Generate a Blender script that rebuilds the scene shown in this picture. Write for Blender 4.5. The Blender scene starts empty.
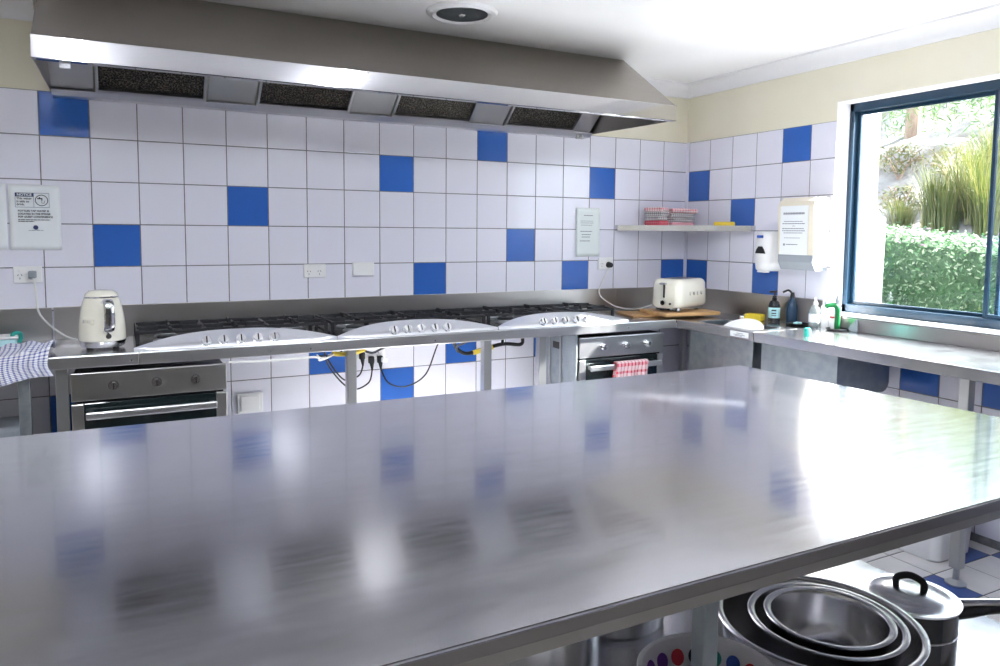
import bpy, bmesh, math, random
from mathutils import Vector, Matrix
random.seed(7)
PI = math.pi
S = bpy.context.scene
COL = S.collection
R = math.radians

# ------------------------------------------------------------------ materials
def mat(name, color=(.8, .8, .8), rough=.5, metal=0.0, spec=.5, **kw):
    m = bpy.data.materials.new(name); m.use_nodes = True
    b = m.node_tree.nodes['Principled BSDF']
    b.inputs['Base Color'].default_value = (*color, 1)
    b.inputs['Roughness'].default_value = rough
    b.inputs['Metallic'].default_value = metal
    b.inputs['Specular IOR Level'].default_value = spec
    for k, v in kw.items():
        b.inputs[k.replace('_', ' ')].default_value = v
    return m

def nd(m, t, **kw):
    n = m.node_tree.nodes.new(t)
    for k, v in kw.items():
        if k in n.inputs: n.inputs[k].default_value = v
        else: setattr(n, k, v)
    return n
def ln(m, a, b): m.node_tree.links.new(a, b)
def bsdf(m): return m.node_tree.nodes['Principled BSDF']

def add_noise(m, scale=(8, 8, 8), nscale=1.0, c1=None, c2=None, r=None, bump=0.0, dist=.01, detail=4, bump2=None):
    tc = nd(m, 'ShaderNodeTexCoord'); mp = nd(m, 'ShaderNodeMapping'); mp.inputs['Scale'].default_value = scale
    ln(m, tc.outputs['Object'], mp.inputs['Vector'])
    no = nd(m, 'ShaderNodeTexNoise'); no.inputs['Scale'].default_value = nscale; no.inputs['Detail'].default_value = detail
    ln(m, mp.outputs['Vector'], no.inputs['Vector'])
    if c1:
        cr = nd(m, 'ShaderNodeValToRGB'); cr.color_ramp.elements[0].color = (*c1, 1); cr.color_ramp.elements[1].color = (*c2, 1)
        cr.color_ramp.elements[0].position = .3; cr.color_ramp.elements[1].position = .7
        ln(m, no.outputs['Fac'], cr.inputs['Fac']); ln(m, cr.outputs['Color'], bsdf(m).inputs['Base Color'])
    if r:
        mr = nd(m, 'ShaderNodeMapRange'); mr.inputs['From Min'].default_value = .3; mr.inputs['From Max'].default_value = .7
        mr.inputs['To Min'].default_value = r[0]; mr.inputs['To Max'].default_value = r[1]
        ln(m, no.outputs['Fac'], mr.inputs['Value']); ln(m, mr.outputs['Result'], bsdf(m).inputs['Roughness'])
    last = None
    if bump:
        bp = nd(m, 'ShaderNodeBump'); bp.inputs['Strength'].default_value = bump; bp.inputs['Distance'].default_value = dist
        ln(m, no.outputs['Fac'], bp.inputs['Height']); last = bp
    if bump2:
        sc, ns, st, di = bump2
        mp2 = nd(m, 'ShaderNodeMapping'); mp2.inputs['Scale'].default_value = sc
        ln(m, tc.outputs['Object'], mp2.inputs['Vector'])
        n2 = nd(m, 'ShaderNodeTexNoise'); n2.inputs['Scale'].default_value = ns; n2.inputs['Detail'].default_value = 1
        ln(m, mp2.outputs['Vector'], n2.inputs['Vector'])
        b2 = nd(m, 'ShaderNodeBump'); b2.inputs['Strength'].default_value = st; b2.inputs['Distance'].default_value = di
        ln(m, n2.outputs['Fac'], b2.inputs['Height'])
        if last: ln(m, last.outputs['Normal'], b2.inputs['Normal'])
        last = b2
    if last: ln(m, last.outputs['Normal'], bsdf(m).inputs['Normal'])
    return m

M = {}
M['tile_white'] = mat('tile_white', (.77, .765, .87), .13)
M['tile_blue'] = mat('tile_blue', (.034, .125, .46), .13)
M['grout'] = add_noise(mat('grout', (.16, .16, .18), .9), (30, 30, 30), 1, (.13, .13, .15), (.22, .22, .24))
M['paint'] = add_noise(mat('cream_paint', (.74, .70, .57), .6), (3, 3, 3), 1, (.72, .68, .55), (.76, .72, .60))
M['ceiling'] = add_noise(mat('ceiling_paint', (.8, .8, .8), .6), (3, 3, 3), 1, (.86, .86, .88), (.89, .89, .90))
M['dimpaint'] = add_noise(mat('dim_rear_paint', (.2, .18, .16), .7), (3, 3, 3), 1, (.18, .165, .145), (.22, .20, .18))  # unseen rear wall darkened so the steelwork reflects a dim room
M['dimfloor'] = add_noise(mat('dim_rear_floor', (.1, .09, .085), .5), (9, 9, 9), 1, (.16, .14, .12), (.22, .20, .17))  # dark floor colour added behind the camera to dim what the steel reflects
M['cornice'] = mat('cornice_paint', (.78, .78, .80), .5)
M['floor_white'] = add_noise(mat('floor_tile_white', (.6, .6, .6), .3), (6, 6, 6), 1, (.56, .55, .56), (.66, .65, .66))
M['floor_blue'] = mat('floor_tile_blue', (.03, .07, .25), .3)
M['floor_grout'] = mat('floor_grout', (.12, .12, .13), .9)
M['island'] = add_noise(mat('island_steel', (.52, .52, .57), .2, 1, Coat_Weight=.6, Coat_Roughness=.06), (6, 40, 6), 1.3, r=(.15, .22), bump=.003, dist=.0006,
                        bump2=((1, 1, 1), 2.2, .05, .02))
M['steel'] = add_noise(mat('brushed_steel', (.62, .62, .64), .28, 1), (20, 20, 20), 1.2, r=(.285, .32))
M['bench'] = add_noise(mat('bench_steel', (.64, .64, .66), .25, 1), (14, 14, 14), 1.1, r=(.20, .26), bump2=((1, 1, 1), 3, .04, .01))
M['splash'] = add_noise(mat('splashback_steel', (.49, .47, .46), .3, 1), (12, 12, 20), 1.1, r=(.285, .32), bump2=((1, 1, 1), 3, .04, .01))
M['hood'] = add_noise(mat('hood_steel', (.40, .37, .335), .32, 1), (6, 20, 20), 1.1, r=(.29, .34))
M['hood_lip'] = add_noise(mat('hood_lip_steel', (.54, .53, .54), .2, 1), (8, 8, 8), 1.1, r=(.05, .08), bump2=((1, 1, 1), 2, .02, .02))
M['chrome'] = mat('chrome', (.8, .8, .82), .08, 1)
M['polished'] = add_noise(mat('polished_steel', (.68, .68, .70), .12, 1), (10, 10, 10), 1, r=(.2, .265))
M['galv'] = add_noise(mat('galvanised_steel', (.34, .38, .41), .4, .9), (20, 20, 20), 1, (.29, .33, .37), (.40, .44, .46), r=(.32, .5))
M['legsteel'] = add_noise(mat('leg_steel', (.5, .51, .52), .32, 1), (20, 20, 3), 1, r=(.29, .4))
M['oven'] = add_noise(mat('oven_steel', (.50, .49, .48), .3, 1), (20, 20, 20), 1.1, r=(.285, .32))
M['black'] = mat('black_plastic', (.012, .012, .014), .35)
M['iron'] = add_noise(mat('cast_iron', (.012, .012, .015), .5), (60, 60, 60), 1, r=(.4, .65), bump=.2, dist=.002)
M['enamel'] = mat('dark_enamel', (.02, .02, .022), .2)
M['hob'] = mat('hob_panel_steel', (.78, .78, .82), .3, .55)
M['ovenglass'] = mat('oven_glass', (.008, .014, .016), .05)
M['cream'] = mat('cream_enamel', (.87, .84, .73), .12, 0, .6, Coat_Weight=.5, Coat_Roughness=.05)
M['white'] = mat('white_plastic', (.82, .82, .84), .3)
M['offwhite'] = mat('beige_plastic', (.78, .72, .60), .35)
M['grey'] = mat('grey_plastic', (.30, .33, .37), .4)
M['paper'] = mat('paper', (.82, .85, .88), .4)
M['ink'] = mat('ink', (.03, .035, .05), .6)
M['inkgrey'] = mat('grey_ink', (.25, .26, .3), .6)
M['inkblue'] = mat('navy_ink', (.03, .05, .16), .6)
M['frame'] = mat('window_frame_blue', (.006, .030, .062), .35, .0)
M['wood'] = add_noise(mat('board_wood', (.55, .33, .14), .45), (3, 30, 30), 1, (.46, .25, .09), (.64, .40, .18))
M['wood2'] = add_noise(mat('board_wood_dark', (.42, .22, .09), .45), (30, 3, 30), 1, (.36, .18, .06), (.50, .28, .11))
M['yellow'] = mat('yellow_sponge', (.80, .60, .04), .8)
M['yellowp'] = mat('yellow_plastic', (.80, .58, .03), .35)
M['green'] = mat('green_plastic', (.004, .11, .03), .3)
M['teal'] = mat('teal_plastic', (.03, .34, .29), .4)
M['aqua'] = mat('pale_aqua_plastic', (.45, .75, .80), .35)
M['darkbottle'] = mat('dark_bottle', (.012, .012, .016), .12)
M['bluebottle'] = mat('navy_bottle', (.02, .05, .10), .15)
M['red'] = mat('red_print', (.55, .03, .05), .5)
M['purple'] = mat('purple_print', (.18, .05, .35), .5)
M['blue'] = mat('blue_print', (.03, .10, .45), .5)
M['whitecable'] = mat('white_cable', (.75, .75, .74), .4)
M['yellowcable'] = mat('yellow_cable', (.70, .52, .05), .45)
M['clear'] = mat('clear_plastic', (.85, .92, .95), .08, 0, .5, Transmission_Weight=.85, IOR=1.2)
M['extwhite'] = mat('exterior_white', (.6, .6, .6), .7)
M['mesh'] = None

def glass_mat():
    m = bpy.data.materials.new('window_glass'); m.use_nodes = True
    nt = m.node_tree; nt.nodes.clear()
    o = nt.nodes.new('ShaderNodeOutputMaterial'); t = nt.nodes.new('ShaderNodeBsdfTransparent'); g = nt.nodes.new('ShaderNodeBsdfGlossy')
    t.inputs['Color'].default_value = (.95, .97, .97, 1); g.inputs['Roughness'].default_value = .02
    mx = nt.nodes.new('ShaderNodeMixShader'); mx.inputs[0].default_value = .04
    nt.links.new(t.outputs[0], mx.inputs[1]); nt.links.new(g.outputs[0], mx.inputs[2])
    nt.links.new(mx.outputs[0], o.inputs['Surface'])
    return m
M['glass'] = glass_mat()

def filter_mat():
    m = mat('filter_mesh', (.1, .1, .1), .45, .7)
    tc = nd(m, 'ShaderNodeTexCoord'); vo = nd(m, 'ShaderNodeTexVoronoi'); vo.inputs['Scale'].default_value = 140
    ln(m, tc.outputs['Object'], vo.inputs['Vector'])
    cr = nd(m, 'ShaderNodeValToRGB'); e = cr.color_ramp.elements
    e[0].position = .45; e[0].color = (.010, .010, .010, 1); e[1].position = .8; e[1].color = (.16, .14, .12, 1)
    ln(m, vo.outputs['Distance'], cr.inputs['Fac']); ln(m, cr.outputs['Color'], bsdf(m).inputs['Base Color'])
    bp = nd(m, 'ShaderNodeBump'); bp.inputs['Strength'].default_value = .8; bp.inputs['Distance'].default_value = .004
    ln(m, vo.outputs['Distance'], bp.inputs['Height']); ln(m, bp.outputs['Normal'], bsdf(m).inputs['Normal'])
    return m
M['mesh'] = filter_mat()

def cloth_mat(name, base, line, n=10, w=.3, line2=None, n2=None, w2=None):
    """woven check: two stripe sets from the cloth's own UVs"""
    m = mat(name, base, .9)
    tc = nd(m, 'ShaderNodeTexCoord'); sp = nd(m, 'ShaderNodeSeparateXYZ'); ln(m, tc.outputs['UV'], sp.inputs[0])
    def stripe(axis, n, w):
        a = nd(m, 'ShaderNodeMath', operation='MULTIPLY'); a.inputs[1].default_value = n; ln(m, sp.outputs[axis], a.inputs[0])
        f = nd(m, 'ShaderNodeMath', operation='FRACT'); ln(m, a.outputs[0], f.inputs[0])
        g = nd(m, 'ShaderNodeMath', operation='LESS_THAN'); g.inputs[1].default_value = w; ln(m, f.outputs[0], g.inputs[0])
        return g.outputs[0]
    s1 = stripe('X', n, w); s2 = stripe('Y', n2 or n, w2 if w2 is not None else w)
    ad = nd(m, 'ShaderNodeMath', operation='ADD'); ln(m, s1, ad.inputs[0]); ln(m, s2, ad.inputs[1])
    hf = nd(m, 'ShaderNodeMath', operation='MULTIPLY'); hf.inputs[1].default_value = .5; ln(m, ad.outputs[0], hf.inputs[0])
    mx = nd(m, 'ShaderNodeMix', data_type='RGBA'); mx.inputs['A'].default_value = (*base, 1); mx.inputs['B'].default_value = (*line, 1)
    ln(m, hf.outputs[0], mx.inputs['Factor']); ln(m, mx.outputs['Result'], bsdf(m).inputs['Base Color'])
    return m
M['cloth_blue'] = cloth_mat('blue_check_cloth', (.80, .80, .84), (.05, .07, .32), 26, .40)
M['cloth_red'] = cloth_mat('red_check_cloth', (.85, .66, .68), (.66, .03, .08), 9, .35)
M['fold_red'] = cloth_mat('folded_red_cloth', (.62, .06, .10), (.75, .30, .34), 12, .3)
M['fold_rw'] = cloth_mat('folded_red_white_cloth', (.80, .74, .74), (.60, .04, .10), 10, .35)
M['fold_grey'] = cloth_mat('folded_grey_cloth', (.72, .70, .70), (.10, .08, .10), 12, .35)
M['fold_pink'] = cloth_mat('folded_pink_cloth', (.78, .52, .56), (.62, .05, .14), 14, .3)

def leaf_mat(name, a, b, c, sc=6):
    m = mat(name, a, .55)
    oi = nd(m, 'ShaderNodeNewGeometry')
    cr = nd(m, 'ShaderNodeValToRGB'); e = cr.color_ramp.elements
    e[0].color = (*a, 1); e[1].color = (*c, 1); x = e.new(.55); x.color = (*b, 1)
    ln(m, oi.outputs['Random Per Island'], cr.inputs['Fac'])
    nt = m.node_tree; out = nt.nodes['Material Output']
    ln(m, cr.outputs['Color'], bsdf(m).inputs['Base Color'])
    tr = nd(m, 'ShaderNodeBsdfTranslucent'); ln(m, cr.outputs['Color'], tr.inputs['Color'])
    mx = nd(m, 'ShaderNodeMixShader'); mx.inputs[0].default_value = .4
    ln(m, bsdf(m).outputs[0], mx.inputs[1]); ln(m, tr.outputs[0], mx.inputs[2]); ln(m, mx.outputs[0], out.inputs['Surface'])
    return m
M['hedge'] = leaf_mat('hedge_leaves', (.012, .045, .02), (.05, .13, .045), (.26, .32, .22))
M['hedgecore'] = mat('hedge_core', (.03, .07, .03), .9)
M['grass'] = leaf_mat('grass_blades', (.035, .065, .010), (.075, .090, .018), (.14, .12, .04))
M['weep'] = leaf_mat('weeping_leaves', (.03, .08, .02), (.07, .14, .04), (.16, .19, .08))
M['scrub'] = leaf_mat('scrub_leaves', (.06, .06, .02), (.10, .11, .03), (.14, .09, .05))
M['blossom'] = leaf_mat('blossom', (.22, .12, .18), (.32, .22, .28), (.36, .30, .33))
M['bark'] = add_noise(mat('bark', (.22, .15, .11), .9), (8, 8, 2), 2, (.14, .09, .07), (.32, .23, .18), bump=.5, dist=.01)
M['rock'] = add_noise(mat('pale_rock', (.6, .55, .52), .9), (1.2, 1.2, 1.2), 2.5, (.10, .085, .08), (.20, .19, .19), bump=.6, dist=.06)
M['soil'] = add_noise(mat('soil', (.3, .25, .2), .95), (2, 2, 2), 2, (.22, .17, .13), (.38, .33, .27))

# ------------------------------------------------------------------ geometry helpers
def BM(): return bmesh.new()
def box(bm, lo, hi, bev=0.0, mi=0, seg=2, mtx=None):
    lo = Vector(lo); hi = Vector(hi)
    r = bmesh.ops.create_cube(bm, size=1, matrix=Matrix.Translation((lo + hi) / 2) @ Matrix.Diagonal((*(hi - lo), 1)))
    vs = r['verts']; fs = {f for v in vs for f in v.link_faces}
    if bev > 0:
        es = list({e for v in vs for e in v.link_edges})
        b = bmesh.ops.bevel(bm, geom=es, offset=min(bev, .49 * min(hi - lo)), segments=seg, affect='EDGES', profile=.5)
        fs = set(b['faces']) | {f for v in b['verts'] for f in v.link_faces}
        vs = list({v for f in fs for v in f.verts})
    for f in fs: f.material_index = mi
    if mtx is not None: bmesh.ops.transform(bm, matrix=mtx, verts=vs)
    return vs
def cyl(bm, p0, p1, r, r2=None, n=20, mi=0, cap=True):
    p0 = Vector(p0); p1 = Vector(p1); d = p1 - p0
    q = d.to_track_quat('Z', 'Y').to_matrix().to_4x4()
    k = bmesh.ops.create_cone(bm, segments=n, radius1=r, radius2=r if r2 is None else r2, depth=d.length, cap_ends=cap,
                              matrix=Matrix.Translation((p0 + p1) / 2) @ q)
    for v in k['verts']:
        for f in v.link_faces: f.material_index = mi
    return k['verts']
def lathe(bm, prof, n=40, mi=0, c=(0, 0, 0), sx=1, sy=1):
    """prof: list of (r, z)"""
    rings = []
    for r, z in prof:
        if r < 1e-5: rings.append([bm.verts.new((c[0], c[1], c[2] + z))])
        else: rings.append([bm.verts.new((c[0] + sx * r * math.cos(2 * PI * k / n), c[1] + sy * r * math.sin(2 * PI * k / n), c[2] + z)) for k in range(n)])
    for a, b in zip(rings, rings[1:]):
        for k in range(n):
            k2 = (k + 1) % n
            if len(a) == 1 and len(b) == 1: continue
            if len(a) == 1: f = bm.faces.new((a[0], b[k2], b[k]))
            elif len(b) == 1: f = bm.faces.new((a[k], a[k2], b[0]))
            else: f = bm.faces.new((a[k], a[k2], b[k2], b[k]))
            f.material_index = mi
    return rings
def smooth_path(pts, n=8):
    P = [Vector(p) for p in pts]; out = []
    for i in range(len(P) - 1):
        p0 = P[max(i - 1, 0)]; p1 = P[i]; p2 = P[i + 1]; p3 = P[min(i + 2, len(P) - 1)]
        for k in range(n):
            t = k / n
            out.append(.5 * ((2 * p1) + (-p0 + p2) * t + (2 * p0 - 5 * p1 + 4 * p2 - p3) * t * t + (-p0 + 3 * p1 - 3 * p2 + p3) * t ** 3))
    out.append(P[-1]); return out
def tube(bm, pts, r, n=8, mi=0, smooth=True, sub=8, flat=1.0):
    P = smooth_path(pts, sub) if smooth else [Vector(p) for p in pts]
    rings = []; up = Vector((0, 0, 1)); prev = None
    for i, p in enumerate(P):
        d = (P[min(i + 1, len(P) - 1)] - P[max(i - 1, 0)]).normalized()
        a = prev if prev is not None else (up if abs(d.dot(up)) < .9 else Vector((1, 0, 0)))
        x = (a - d * a.dot(d)).normalized(); y = d.cross(x); prev = x
        rr = r[min(i, len(r) - 1)] if isinstance(r, (list, tuple)) else r
        rings.append([bm.verts.new(p + x * rr * math.cos(2 * PI * k / n) + y * rr * flat * math.sin(2 * PI * k / n)) for k in range(n)])
    for a, b in zip(rings, rings[1:]):
        for k in range(n):
            f = bm.faces.new((a[k], a[(k + 1) % n], b[(k + 1) % n], b[k])); f.material_index = mi
    for rg in (rings[0], rings[-1]):
        try: f = bm.faces.new(rg); f.material_index = mi
        except ValueError: pass
def prism(bm, poly, axis, a, b, mi=0):
    """poly: 2D points; extruded along axis (0,1,2) from a to b"""
    def P(u, v, w):
        return {0: (w, u, v), 1: (u, w, v), 2: (u, v, w)}[axis]
    A = [bm.verts.new(P(u, v, a)) for u, v in poly]; B = [bm.verts.new(P(u, v, b)) for u, v in poly]
    fs = [bm.faces.new(A), bm.faces.new(B[::-1])]
    n = len(poly)
    for k in range(n): fs.append(bm.faces.new((A[k], B[k], B[(k + 1) % n], A[(k + 1) % n])))
    for f in fs: f.material_index = mi
    return A + B
def rrect(x0, y0, x1, y1, r, n=5):
    out = []
    for cx, cy, a0 in ((x1 - r, y1 - r, 0), (x0 + r, y1 - r, 90), (x0 + r, y0 + r, 180), (x1 - r, y0 + r, 270)):
        for k in range(n + 1):
            a = R(a0 + 90 * k / n); out.append((cx + r * math.cos(a), cy + r * math.sin(a)))
    return out
def link(name, bm, mats, parent=None, smooth=False, angle=35, loc=None, rotz=None):
    bmesh.ops.recalc_face_normals(bm, faces=bm.faces)
    me = bpy.data.meshes.new(name); bm.to_mesh(me); bm.free()
    if not isinstance(mats, (list, tuple)): mats = [mats]
    for m in mats: me.materials.append(M[m] if isinstance(m, str) else m)
    if smooth:
        for p in me.polygons: p.use_smooth = True
        me.set_sharp_from_angle(angle=R(angle))
    o = bpy.data.objects.new(name, me); COL.objects.link(o)
    if parent: o.parent = parent
    if loc: o.location = loc
    if rotz: o.rotation_euler.z = rotz
    return o
def thing(name, label, cat, loc=(0, 0, 0), rotz=0, group=None):
    o = bpy.data.objects.new(name, None); COL.objects.link(o); o.empty_display_size = .05
    o.location = loc; o.rotation_euler.z = rotz
    return tag(o, label, cat, group)
def tag(o, label, cat, group=None, kind=None):
    o['label'] = label; o['category'] = cat
    if group: o['group'] = group
    if kind: o['kind'] = kind
    return o
def struct(name, bm, mats, label, parent=None, **kw):
    o = link(name, bm, mats, parent, **kw)
    if not parent:
        o['kind'] = 'structure'; o['label'] = label; o['category'] = name.split('_')[0]
    return o
def uvgrid(bm, nu, nv, fn, mi=0):
    uvl = bm.loops.layers.uv.verify()
    V = [[bm.verts.new(fn(i / nu, j / nv)) for j in range(nv + 1)] for i in range(nu + 1)]
    for i in range(nu):
        for j in range(nv):
            f = bm.faces.new((V[i][j], V[i + 1][j], V[i + 1][j + 1], V[i][j + 1])); f.material_index = mi
            for lp, (a, b) in zip(f.loops, ((i, j), (i + 1, j), (i + 1, j + 1), (i, j + 1))): lp[uvl].uv = (a / nu, b / nv)
    return V
def boxuv(bm):
    """uv by dominant normal, 1 unit = 0.2 m"""
    uvl = bm.loops.layers.uv.verify(); bm.normal_update()
    for f in bm.faces:
        n = f.normal; ax = max(range(3), key=lambda k: abs(n[k]))
        u, v = [(1, 2), (0, 2), (0, 1)][ax]
        for lp in f.loops: lp[uvl].uv = (lp.vert.co[u] / .2, lp.vert.co[v] / .2)
def text(name, body, size, loc, rot, m, parent=None, align='LEFT', extrude=.0003, bold=0.0):
    c = bpy.data.curves.new(name, 'FONT'); c.body = body; c.size = size; c.align_x = align; c.align_y = 'CENTER'
    c.extrude = extrude; c.offset = bold; c.materials.append(M[m])
    tmp = bpy.data.objects.new(name + '_curve', c); COL.objects.link(tmp); bpy.context.view_layer.update()
    me = bpy.data.meshes.new_from_object(tmp.evaluated_get(bpy.context.evaluated_depsgraph_get()))
    bpy.data.objects.remove(tmp); bpy.data.curves.remove(c)
    o = bpy.data.objects.new(name, me); COL.objects.link(o); o.location = loc; o.rotation_euler = rot
    if parent: o.parent = parent
    return o

CT = .90           # bench height
TT = 2.035         # top of the wall tiles
CH = 2.42          # ceiling

# ------------------------------------------------------------------ room shell
def tile(bm, o, u, v, n, w, h, mi, g=.0022, d=.002):
    """one glazed tile: corner o, in-plane axes u (w) and v (h), normal n"""
    o = Vector(o); u = Vector(u); v = Vector(v); n = Vector(n)
    def ring(inset, up, jit=0):
        return [bm.verts.new(o + u * a + v * b + n * (up + (random.uniform(-jit, jit) if jit else 0)))
                for a, b in ((inset, inset), (w - inset, inset), (w - inset, h - inset), (inset, h - inset))]
    A = ring(g, 0); B = ring(g + .0015, d, .00025)
    f = bm.faces.new(B); f.material_index = mi
    for k in range(4):
        f = bm.faces.new((A[k], A[(k + 1) % 4], B[(k + 1) % 4], B[k])); f.material_index = mi

BLUE_B = {(18, 0), (17, 3), (14, 2), (10, 1), (7, 0), (9, 4), (6, 3), (3, 1), (4, 4), (0, 4),
          (18, 7), (12, 6), (10, 7), (8, 6), (5, 6), (21, 2), (23, 4), (24, 1), (26, 3), (21, 6), (15, 8), (3, 7)}
bm = BM()
box(bm, (-5.6, .002, 0), (.25, .15, 2.6), mi=0)
box(bm, (-5.6, -.0005, TT), (0, .002, CH), mi=3)
for c in range(28):
    for r in range(10):
        tile(bm, (-.2 * (c + 1), .002, TT - .2 * (r + 1)), (1, 0, 0), (0, 0, 1), (0, -1, 0), .2, .2, 2 if (c, r) in BLUE_B else 1)
struct('wall_back', bm, ['grout', 'tile_white', 'tile_blue', 'paint'], 'white tiled back wall with scattered blue tiles and cream paint above')

WY0, WY1, WZ0, WZ1 = -1.19, -2.75, .975, 2.135
BLUE_R = {(0, 4), (0, 1), (2, 2), (4, 0), (3, 4), (8, 6), (10, 6), (12, 7), (6, 8)}
bm = BM()
x0, x1 = .002, .19
box(bm, (x0, WY0, 0), (x1, .002, 2.6)); box(bm, (x0, -6.9, 0), (x1, WY1, 2.6))
box(bm, (x0, WY1, 0), (x1, WY0, WZ0)); box(bm, (x0, WY1, WZ1), (x1, WY0, 2.6))
box(bm, (-.0005, WY0, TT), (x0, 0, CH), mi=3); box(bm, (-.0005, -6.9, TT), (x0, WY1, CH), mi=3)
box(bm, (-.0005, WY1, WZ1), (x0, WY0, CH), mi=3)
# painted lining of the window recess
for lo, hi in (((-.0006, WY0 - .004, WZ0), (x1, WY0, WZ1)), ((-.0006, WY1, WZ0), (x1, WY1 + .004, WZ1)),
               ((-.0006, WY1, WZ1 - .004), (x1, WY0, WZ1)), ((-.012, WY1, WZ0 - .002), (x1, WY0, WZ0 + .01))):
    box(bm, lo, hi, mi=4)
for c in range(20):
    for r in range(10):
        ya = -.026 - .2 * c; yb = ya - .2; zt = TT - .2 * r; zb = zt - .2
        spans = [(ya, yb)]
        if zb < WZ1 and zt > WZ0 + .02:
            spans = []
            if ya > WY0: spans.append((ya, max(yb, WY0)))
            if yb < WY1: spans.append((min(ya, WY1), yb))
        for a, b in spans:
            if a - b < .01: continue
            tile(bm, (x0, b, zb), (0, 1, 0), (0, 0, 1), (-1, 0, 0), a - b, .2, 2 if (c, r) in BLUE_R else 1)
box(bm, (-.004, -.026, .03), (x0, .001, TT), mi=1)
struct('wall_right', bm, ['grout', 'tile_white', 'tile_blue', 'paint', 'ceiling'], 'white tiled wall holding the window, cream paint above')

bm = BM(); box(bm, (-5.75, -6.9, 0), (-5.6, .15, 2.6)); struct('wall_left', bm, 'paint', 'cream painted side wall')
bm = BM(); box(bm, (-5.6, -7.05, 0), (.19, -6.9, 2.6)); struct('wall_rear', bm, 'dimpaint', 'unseen rear wall behind the camera, darkened to dim the steel reflections')

bm = BM(); box(bm, (-5.75, -7.05, CH), (.19, .15, CH + .1)); struct('ceiling', bm, 'ceiling', 'white plaster ceiling')
bm = BM()
box(bm, (-5.75, -7.05, -.1), (.25, .15, -.002), mi=0)
FB = {}
xs = [(-.087 - .205 * k) for k in range(-1, 27)]
for i in range(-1, 27):
    for j in range(-11, 9):
        xa = -.087 - .2055 * i; ya = -2.15 - .2 * j
        bl = (i, j) in {(2, 0), (0, -1), (-1, 0)} or ((i * 7 + j * 3) % 11 == 0 and (i + j) % 2 == 0 and not (-1 <= i <= 3 and -3 <= j <= 2))
        a, b = max(xa - .2055, -5.6), min(xa, 0)
        if b - a < .02 or ya > .0: continue
        tile(bm, (a, ya - .2, -.002), (1, 0, 0), (0, 1, 0), (0, 0, 1), b - a, .2, 2 if bl else 1, g=.003)
box(bm, (-5.6, -6.9, -.004), (0, -3.952, 0), mi=3)  # unseen dark strip added over the rear floor, keeps steel fronts dark
struct('floor', bm, ['floor_grout', 'floor_white', 'floor_blue', 'dimfloor'], 'white floor tiles with a few blue ones')

# cove cornices
def cove_poly(s):
    """section in (out from wall, z), concave quarter"""
    p = [(0, CH), (0, CH - .085), (.012, CH - .085)]
    for k in range(1, 8):
        a = PI / 2 * k / 8
        p.append((.012 + .068 * (1 - math.cos(a)), CH - .085 + .073 * math.sin(a)))
    p += [(.08, CH - .012), (.08, CH)]
    return [(s * u, v) for u, v in p]
bm = BM(); prism(bm, cove_poly(-1), 0, -.80, -.0005); prism(bm, cove_poly(-1), 0, -5.6, -3.80)
struct('trim_1', bm, 'cornice', 'white cove cornice along the back wall', smooth=True, angle=30)
bm = BM(); prism(bm, cove_poly(-1), 1, -6.9, -.0005)
struct('trim_2', bm, 'cornice', 'white cove cornice above the window wall', smooth=True, angle=30)

# window -----------------------------------------------------------------
win = bpy.data.objects.new('window_1', None); COL.objects.link(win); win['kind'] = 'structure'; win['category'] = 'window'
win['label'] = 'sliding window with dark blue aluminium frame'
fx0, fx1 = .10, .16
zb, zt = .985, 2.131
bm = BM()
box(bm, (fx0, WY0 - .030, zb), (fx1, WY0 - .004, zt), .003); box(bm, (fx0, WY1 + .004, zb), (fx1, WY1 + .045, zt), .003)
box(bm, (fx0, WY1, zt - .045), (fx1, WY0 - .004, zt), .003); box(bm, (fx0, WY1, zb), (fx1, WY0 - .004, zb + .045), .003)
link('window_frame', bm, 'frame', win)
my = -1.945
def sash(y0, y1, x, name):
    bm = BM(); w = .018; d = .018
    box(bm, (x, y1, zb + .045), (x + d, y1 + w, zt - .045), .002); box(bm, (x, y0 - w, zb + .045), (x + d, y0, zt - .045), .002)
    box(bm, (x, y1 + w, zb + .045), (x + d, y0 - w, zb + .045 + w), .002); box(bm, (x, y1 + w, zt - .045 - w), (x + d, y0 - w, zt - .045), .002)
    s = link('sash', bm, 'frame', win)
    bm = BM(); box(bm, (x + d * .4, y1 + w, zb + .045 + w), (x + d * .4 + .004, y0 - w, zt - .045 - w))
    link('pane', bm, 'glass', s)
sash(WY0 - .030, my - .055, .135, 'fixed'); sash(my, WY1 + .045, .108, 'slide')

# ------------------------------------------------------------------ range hood
HX0, HX1, HY, HZ0, HZ1 = -3.745, -.853, -.87, 2.008, 2.09
hood = thing('range_hood', 'long stainless steel extraction hood with four mesh filters above the cooktops', 'range hood', (-2.3, 0, 2.05))
O = Vector((-2.3, 0, 2.05))
def hl(name, bm, m, parent=None, **kw):
    bmesh.ops.translate(bm, verts=bm.verts, vec=-O); return link(name, bm, m, parent or hood, **kw)
bm = BM()
t = .002
P = [(HY + .004, HZ1), (-.40, CH - .001), (-.38, CH - .001), (HY + .02, HZ1 - .004)]
prism(bm, P, 0, HX0 + .001, HX1 - .001)
for xx in (HX0, HX1 - .004):
    prism(bm, [(HY + .003, HZ0 + .003), (HY + .003, HZ1), (-.40, CH - .001), (-.004, CH - .001), (-.004, HZ0 + .02)], 0, xx, xx + .004)
hl('canopy', bm, 'hood')
bm = BM(); box(bm, (HX0 - .003, HY - .006, HZ0), (HX1 + .003, HY + .004, HZ1), .003)
box(bm, (HX0, HY + .004, HZ0), (HX1, HY + .03, HZ0 + .004))
hl('front_lip', bm, 'hood_lip')
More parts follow.
